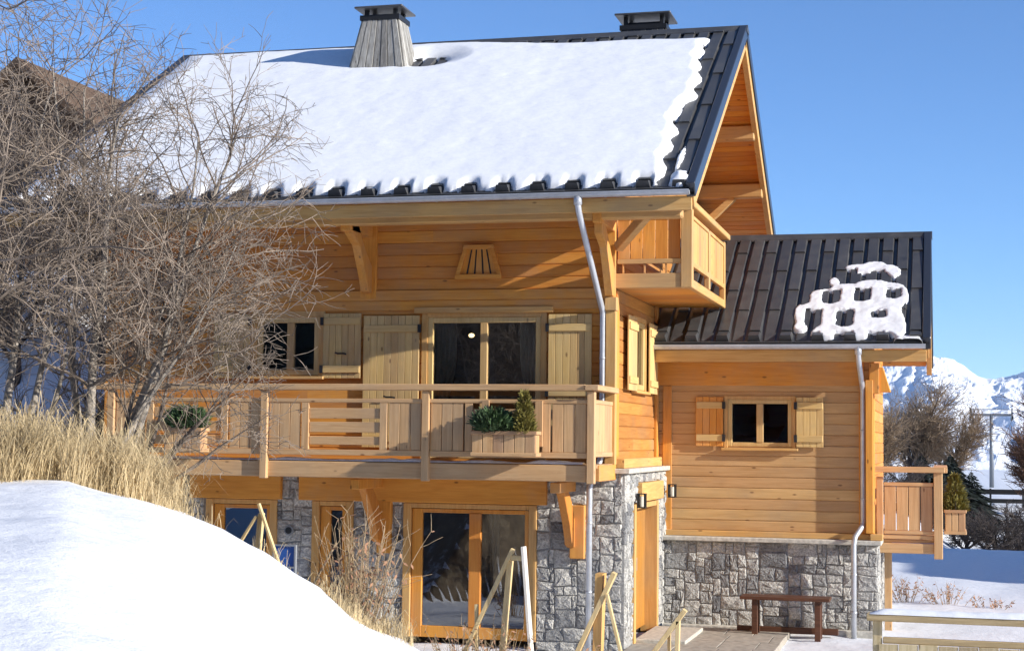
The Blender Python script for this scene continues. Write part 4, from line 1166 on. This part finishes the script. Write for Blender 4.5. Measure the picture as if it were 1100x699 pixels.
bare_tree('dark_tree', T(-4.12, -10.9), [((0, 0, 0), (.0, .03, 1), 4.6, .065, .0)],
    'dark straight tree trunk at the left edge of the picture', 9, dens=(6, 6, 7), grav=(.0, -.02, -.03), bark=DBARK)
# dry stalks by the middle ground floor door, and small ones further right
def stalk_bush(name, base, n, h, spread, label, seed, lean=(0, 0, 0), leaves=.5):
    rr = random.Random(seed); t = thing(name, base, label, 'shrub')
    sm, lm = MB(), MB()
    for _ in range(n):
        a = rr.uniform(0, 2*pi); q = rr.random()*spread
        d = Vector((cos(a)*q, sin(a)*q*.6, 1))+Vector(lean)*rr.uniform(.5, 1.2)
        p = Vector(base)+Vector((cos(a)*q*.35, sin(a)*q*.25, -.05))
        pts = limb(sm, p, d, h*rr.uniform(.55, 1.1), .007, .0025, 7, .07, -.02, 4, rr)
        for k in range(3, 8):
            if rr.random() < .8:
                limb(sm, pts[min(k, 7)], side_dir((pts[min(k,7)]-pts[min(k,7)-1]).normalized(), rr, .7), h*rr.uniform(.06, .22), .003, .0018, 3, .2, -.02, 3, rr)
            if rr.random() < leaves:
                c = pts[min(k, 7)]; dd = Vector((rr.uniform(-1, 1), rr.uniform(-1, 1), rr.uniform(-1.3, .2))).normalized(); s = dd.orthogonal().normalized()*.014
                lm.quad(c, c+dd*.03+s, c+dd*.075, c+dd*.03-s)
    sm.build('stalks', STALK, t, tol=None)
    if lm.v: lm.build('leaves', LEAF, t, tol=None)
    return t
stalk_bush('dry_shrub', (-1.22, -7.55, g0(-1.22, -7.55)), 80, 1.3, .5, 'tall dry brown stalks with withered leaves at the right foot of the snow mound', 2, (.1, 0, .1))
stalk_bush('dry_shrub', (-1.35, -3.3, g0(-1.35, -3.3)), 34, .75, .8, 'low dry brown shrub in front of the big glass door', 3)
stalk_bush('dry_shrub', (-.75, -3.3, g0(-.75, -3.3)), 30, .8, .7, 'low dry brown shrub around the foot of the white plank', 4)
stalk_bush('dry_shrub', (.25, -3.4, g0(.25, -3.4)), 16, .55, .7, 'small dry shrub at the foot of the broad orange post', 8)
stalk_bush('dry_shrub', (-2.6, -4.2, g0(-2.6, -4.2)), 30, .7, .9, 'thin dry shrub left of the big glass door beside the snow mound', 14)
for k, (x, y, n, h, lab) in enumerate(((3.95, 9.5, 26, .55, 'dry leafy plant in the snow right beside the annex stone corner'), (4.75, 9.3, 22, .45, 'dry leafy plant in the snow, second from the annex corner'), (5.5, 9.0, 14, .3, 'smallest dry plant in the snow behind the near fence, furthest from the annex'))):
    stalk_bush('dry_plant', (x, y, g0(x, y)), n, h, .9, lab, 50+k, leaves=.95)['group'] = 'dry plants behind the near fence'

# dry grass on the bank behind the mound
def grass(name, spots, label, hmin=.35, hmax=.95):
    mb = MB(); rr = random.Random(12)
    for (x0, x1, y0, y1, n, hs) in spots:
        for _ in range(n):
            x = rr.uniform(x0, x1); y = rr.uniform(y0, y1); z = ground_z(x, y)-.03
            if z < .25*hs: continue
            h = rr.uniform(hmin*.6, hmax)*hs*(.62+.75*noise.noise((x*2.2, y*2.2, 4))); a = rr.uniform(0, 2*pi); ln = rr.uniform(.1, 1.15)*h; w_ = rr.uniform(.0014, .0034)
            d = Vector((cos(a)+.2, sin(a), 0)); s = Vector((-sin(a), cos(a), 0))*w_
            b = Vector((x, y, z)); p1 = b+d*ln*.25+Vector((0, 0, h*.55)); p2 = b+d*ln*.62+Vector((0, 0, h*.9)); p3 = b+d*ln*1.05+Vector((0, 0, h*rr.uniform(.35, 1.0)))
            k = len(mb.v); mb.v += [tuple(q) for q in (b-s, b+s, p1+s, p1-s, p2+s*.8, p2-s*.8, p3)]
            mb.f += [(k, k+1, k+2, k+3), (k+3, k+2, k+4, k+5), (k+5, k+4, k+6)]
    return tag(mb.build(name, GRASS, None), label, 'grass', kind='stuff')
GS = []
def polar(phi, r): return (CAM.x+r*sin(radians(phi)), CAM.y+r*cos(radians(phi)))
rr = random.Random(3)
for _ in range(150):
    phi = rr.uniform(-35, -26.4); r = lerp_table(RC, phi)+.25+rr.random()**1.3*3.2
    if phi > -27.6: r = lerp_table(RC, phi)+.15+rr.random()*1.2
    x, y = polar(phi, r); GS.append((x-.22, x+.22, y-.22, y+.22, 135, .6 if phi > -28 else .82))
for _ in range(26):
    phi = rr.uniform(-21.5, -18.6); r = lerp_table(RC, phi)+.2+rr.random()*1.0
    x, y = polar(phi, r); GS.append((x-.2, x+.2, y-.2, y+.2, 60, .38))
for _ in range(40):
    x, y = rr.uniform(-5.5, -.4), rr.uniform(-6.5, -1.2); GS.append((x-.25, x+.25, y-.25, y+.25, 45, .42))
for _ in range(6):
    phi = rr.uniform(-26.4, -21.5); x, y = polar(phi, lerp_table(RC, phi)+rr.uniform(.1, .8)); GS.append((x-.2, x+.2, y-.2, y+.2, 18, .3))
grass('dry_grass', GS, 'tall dry straw coloured grass on the bank behind the snow mound')

# ------------------------------------------------------------------ middle distance at the right
RT = .012
def far_bush(name, base, h, wdt, n, label, seed, mat=BUSHB, cat='tree', thick=.016, low=.12):
    rr = random.Random(seed); t = thing(name, base, label, cat); tm, cm = MB(), MB()
    limb(tm, Vector(base)-Vector((0, 0, .3)), (0, 0, 1), h*.55, .13, .06, 8, .08, .02, 6, rr)
    for s in range(9):
        a = rr.uniform(0, 2*pi); d = Vector((cos(a)*wdt/h*.8, sin(a)*wdt/h*.8, rr.uniform(.6, 1.2)))
        p = Vector(base)+Vector((0, 0, h*rr.uniform(low, .35)))
        pts = limb(tm, p, d, h*rr.uniform(.45, .72), .06, .02, 8, .10, .03, 5, rr)
        for _ in range(n):
            k = rr.randint(2, 8); q = limb(cm, pts[k], side_dir((pts[k]-pts[k-1]).normalized(), rr, rr.uniform(.4, 1.1)), h*rr.uniform(.12, .32), thick*1.3, thick*.5, 4, .2, .02, 3, rr)
            for _ in range(5):
                kk = rr.randint(1, 4); limb(cm, q[kk], side_dir((q[kk]-q[kk-1]).normalized(), rr, rr.uniform(.3, 1.0)), h*rr.uniform(.05, .15), thick*.75, thick*.4, 3, .25, .02, 3, rr)
    tm.build('trunk', DBARK, t, tol=None); cm.build('crown', mat, t, tol=None)
    return t
B3 = lambda x, y: (x, y, g0(x, y))
far_bush('bare_tree', B3(2.9, 68), 6.0, 3.8, 85, 'pale brown bare tree rising behind the annex balcony below the mountains', 61)
far_bush('bare_tree', B3(4.7, 72), 5.0, 3.4, 80, 'lower yellowish brown bare tree right of the tall one behind the annex balcony', 62)
far_bush('bare_tree', B3(1.2, 60), 4.8, 3.0, 60, 'bare tree half hidden behind the annex wall edge', 63)
far_bush('larch_tree', B3(9.0, 62), 4.4, 2.0, 75, 'dense rust brown larch at the right edge of the picture', 64, mat=LARCHT, thick=.02, low=.02)
far_bush('larch_tree', B3(10.2, 66), 5.2, 2.2, 65, 'taller brown larch cut by the right edge of the picture', 65, mat=LARCHT, thick=.02, low=.02)
def spruce(name, base, h, r, n, label, seed, lean=0.0):
    rr = random.Random(seed); t = thing(name, base, label, 'conifer'); b = Vector(base)
    mb = MB(); mb.tube([b-Vector((0, 0, .3)), b+Vector((0, 0, h*.97))], [h*.022, .01], 6); mb.build('trunk', DBARK, t)
    mb = MB()
    for _ in range(n):
        tt = rr.random()**1.25; rad = r*(1-tt)**.85*rr.uniform(.3, 1.15); a = rr.uniform(0, 2*pi)
        p = b+Vector((rad*.35*cos(a), rad*.35*sin(a), h*(.05+.95*tt)))
        e = b+Vector((rad*cos(a), rad*sin(a), h*(.05+.95*tt)-rad*.22+rr.uniform(-.05, .05)))
        d = (e-p); s = d.cross(Vector((0, 0, 1)));
        if s.length < 1e-5: continue
        s = s.normalized()*d.length*rr.uniform(.14, .26)
        mb.quad(p, p.lerp(e, .55)+s, e, p.lerp(e, .55)-s+Vector((0, 0, -.04)))
    mb.build('crown', NEEDD, t, tol=None)
    return t
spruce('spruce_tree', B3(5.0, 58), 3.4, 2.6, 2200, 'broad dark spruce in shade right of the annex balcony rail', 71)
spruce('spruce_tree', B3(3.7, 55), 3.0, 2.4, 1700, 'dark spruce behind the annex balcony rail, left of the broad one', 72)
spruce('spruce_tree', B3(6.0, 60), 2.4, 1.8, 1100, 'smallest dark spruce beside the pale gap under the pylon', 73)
# chairlift
t = thing('chairlift_pylon', B3(8.05, 100), 'grey steel chairlift pylon with T shaped crossarm before the mountains', 'pylon')
pz = g0(8.05, 100)
mb = MB(); mb.tube([(8.05, 100, pz-.2), (8.05, 100, pz+5.3)], [.17, .12], 10); mb.build('mast', STEEL, t, smooth_=True)
mb = MB(); mb.box(6.55, 9.55, 99.9, 100.1, pz+5.15, pz+5.33); mb.box(6.7, 9.4, 99.92, 100.08, pz+5.6, pz+5.66); mb.build('crossarm', STEEL, t, tol=None)
for x in (6.6, 9.5):
    mb = MB(); mb.beam((x, 98.7, pz+5.05), (x, 101.3, pz+4.95), .12, .22); mb.beam((x, 100, pz+5.0), (x, 100, pz+5.75), .1, .1, (0, 1, 0)); mb.build('sheave_train', BLACK, t, tol=None)
for x, lab in ((6.6, 'left chairlift cable crossing the pylon'), (9.5, 'right chairlift cable crossing the pylon')):
    mb = MB(); mb.tube([(x, 100-18, pz+5.2), (x, 100, pz+4.88), (x, 130, pz+2.5), (x, 200, pz-6)], .022, 5); tag(mb.build('cable', BLACK), lab, 'cable', 'chairlift cables')
# black fence across the snow
t = thing('rail_fence', B3(12, 64), 'low black rail fence crossing the snow below the pylon', 'fence')
mb = MB()
n = 16
for i in range(n): x = 5.4+i*1.6; mb.box(x-.05, x+.05, 63.95, 64.05, g0(x, 64)-.2, g0(x, 64)+.95)
mb.build('post', BLACK, t)
for zz, hh in ((.78, .26), (.32, .22)):
    mb = MB()
    for i in range(n-1):
        x0, x1 = 5.4+i*1.6, 5.4+(i+1)*1.6; mb.beam((x0, 63.93, g0(x0, 64)+zz), (x1, 63.93, g0(x1, 64)+zz), .04, hh)
    mb.build('rail', BLACK, t, tol=.1)
RT = .006
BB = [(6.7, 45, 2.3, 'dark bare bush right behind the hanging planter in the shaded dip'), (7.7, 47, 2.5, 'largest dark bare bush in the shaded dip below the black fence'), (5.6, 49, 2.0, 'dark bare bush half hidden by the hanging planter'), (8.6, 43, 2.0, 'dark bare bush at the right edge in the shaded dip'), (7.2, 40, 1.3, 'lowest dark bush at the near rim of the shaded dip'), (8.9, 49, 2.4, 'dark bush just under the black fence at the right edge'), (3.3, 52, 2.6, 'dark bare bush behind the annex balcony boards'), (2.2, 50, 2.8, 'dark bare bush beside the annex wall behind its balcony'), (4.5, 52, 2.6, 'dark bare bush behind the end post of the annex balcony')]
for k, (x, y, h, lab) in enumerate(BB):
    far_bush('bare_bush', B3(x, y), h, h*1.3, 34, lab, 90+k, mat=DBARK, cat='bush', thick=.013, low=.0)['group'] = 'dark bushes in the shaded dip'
for k, (x, y, r_) in enumerate(((6.35, 38.5, .42), (7.3, 37.5, .35), (7.9, 45, .5))):
    lab = ('snow dusted boulder in shade right of the hanging planter', 'small boulder in the shaded dip further right', 'boulder among the dark bushes at the right edge')[k]
    mb = MB(); rr = random.Random(k); z = g0(x, y)
    mb.blob((x, y, z+r_*.3), (r_, r_*.8, r_*.65), 10, 7, .35); tag(mb.build('boulder', ROCK), lab, 'rock', 'boulders in the shaded dip')

# ------------------------------------------------------------------ old chalet behind the bare trees at the left
t = thing('old_chalet', (-20, 17, 3), 'dark brown wooden chalet behind the bare trees at the far left', 'house')
cx, cy, gz = -20.2, 17, g0(-20.2, 17)-.2
mb = MB(); hw = 4.4; gz = min(g0(cx-4, 17), g0(cx+4, 17))-.4
prof = [(cx-hw, gz), (cx+hw, gz), (cx+hw, 9.6), (cx, 13.2), (cx-hw, 9.6)]
mb.prism([(x, cy, z) for x, z in prof], (0, 8, 0)); mb.build('wall', W['far'], t)
for sg in (-1, 1):
    mb = MB(); mb.hexa([(cx, cy-.9, 13.3), (cx+sg*(hw+.9), cy-.9, 8.95), (cx+sg*(hw+.9), cy+8.6, 8.95), (cx, cy+8.6, 13.3), (cx, cy-.9, 13.55), (cx+sg*(hw+.9), cy-.9, 9.2), (cx+sg*(hw+.9), cy+8.6, 9.2), (cx, cy+8.6, 13.55)]); rf = mb.build('roof', W['far'], t)
for x in (-1.9, 1.5):
    for z in (8.6,):
        mb = MB(); a, b = cx+x-.62, cx+x+.62
        mb.box(a, b, cy-.05, cy-.003, z, z+.10); mb.box(a, b, cy-.05, cy-.003, z+1.3, z+1.4)
        for q in (a, (a+b)/2-.05, b-.1): mb.box(q, q+.1, cy-.048, cy-.003, z+.102, z+1.298)
        f = mb.build('window', W['white'], t, tol=None)
        mb = MB(); mb.quad((a+.1, cy-.02, z+.1), (b-.1, cy-.02, z+.1), (b-.1, cy-.02, z+1.3), (a+.1, cy-.02, z+1.3)); mb.build('pane', GLASS, f)
RT = .01
for k, (x, y, h, lab) in enumerate(((-12.2, 9, 4.2, 'brown bare tree behind the trunks near the chalet left end'), (-14.2, 10.5, 4.6, 'brown bare tree in the middle of the snowy slope behind the trunks'), (-15.8, 9.5, 4.0, 'brown bare tree on the snowy slope at the left picture edge'), (-13.2, 7.2, 3.2, 'low brown bush at the foot of the snowy slope behind the trunks'), (-11.0, 6.0, 3.4, 'brown bush close to the left end wall of the chalet'))):
    far_bush('bare_tree', B3(x, y), h, h*.9, 34, lab, 140+k, mat=BUSHB, thick=.012, low=.0)['group'] = 'brown bare trees on the slope at the left'
# wooded slope behind the photographer (seen in the window panes)
mb = MB(); rr = random.Random(44)
for _ in range(1300):
    x = rr.uniform(-75, 70); y = rr.uniform(-42, -115); z = ground_z(x, y)-.3; h = rr.uniform(7, 14); r_ = h*rr.uniform(.15, .22)
    for k in range(4):
        z0 = z+h*(.08+.22*k); n = len(mb.v); rr_ = r_*(1-.22*k)
        for q in range(7): a = 2*pi*q/7+k; mb.v.append((x+rr_*cos(a)*rr.uniform(.7, 1.2), y+rr_*sin(a)*rr.uniform(.7, 1.2), z0))
        mb.v.append((x, y, z0+h*.34)); 
        for q in range(7): mb.f.append((n+q, n+(q+1) % 7, n+7))
tag(mb.build('forest', NEEDD), 'dark spruce forest on the slope behind the viewer', 'forest', kind='stuff')

# thin mountain air
mb = MB(); mb.box(-4400, 4400, -480, 9400, -420, 620)
hz = mb.build('haze', MORTAR, None)
hm = bpy.data.materials.new('thin air'); hm.use_nodes = True; hn = hm.node_tree
hn.nodes.remove(hn.nodes['Principled BSDF'])
pv = hn.nodes.new('ShaderNodeVolumePrincipled'); pv.inputs['Color'].default_value = (.75, .86, 1, 1); pv.inputs['Density'].default_value = 3e-5; pv.inputs['Anisotropy'].default_value = 0
hn.links.new(pv.outputs[0], hn.nodes['Material Output'].inputs['Volume'])
hz.data.materials[0] = hm; hz['kind'] = 'stuff'; hz['label'] = 'thin pale blue air between the chalet and the mountains'; hz['category'] = 'haze'
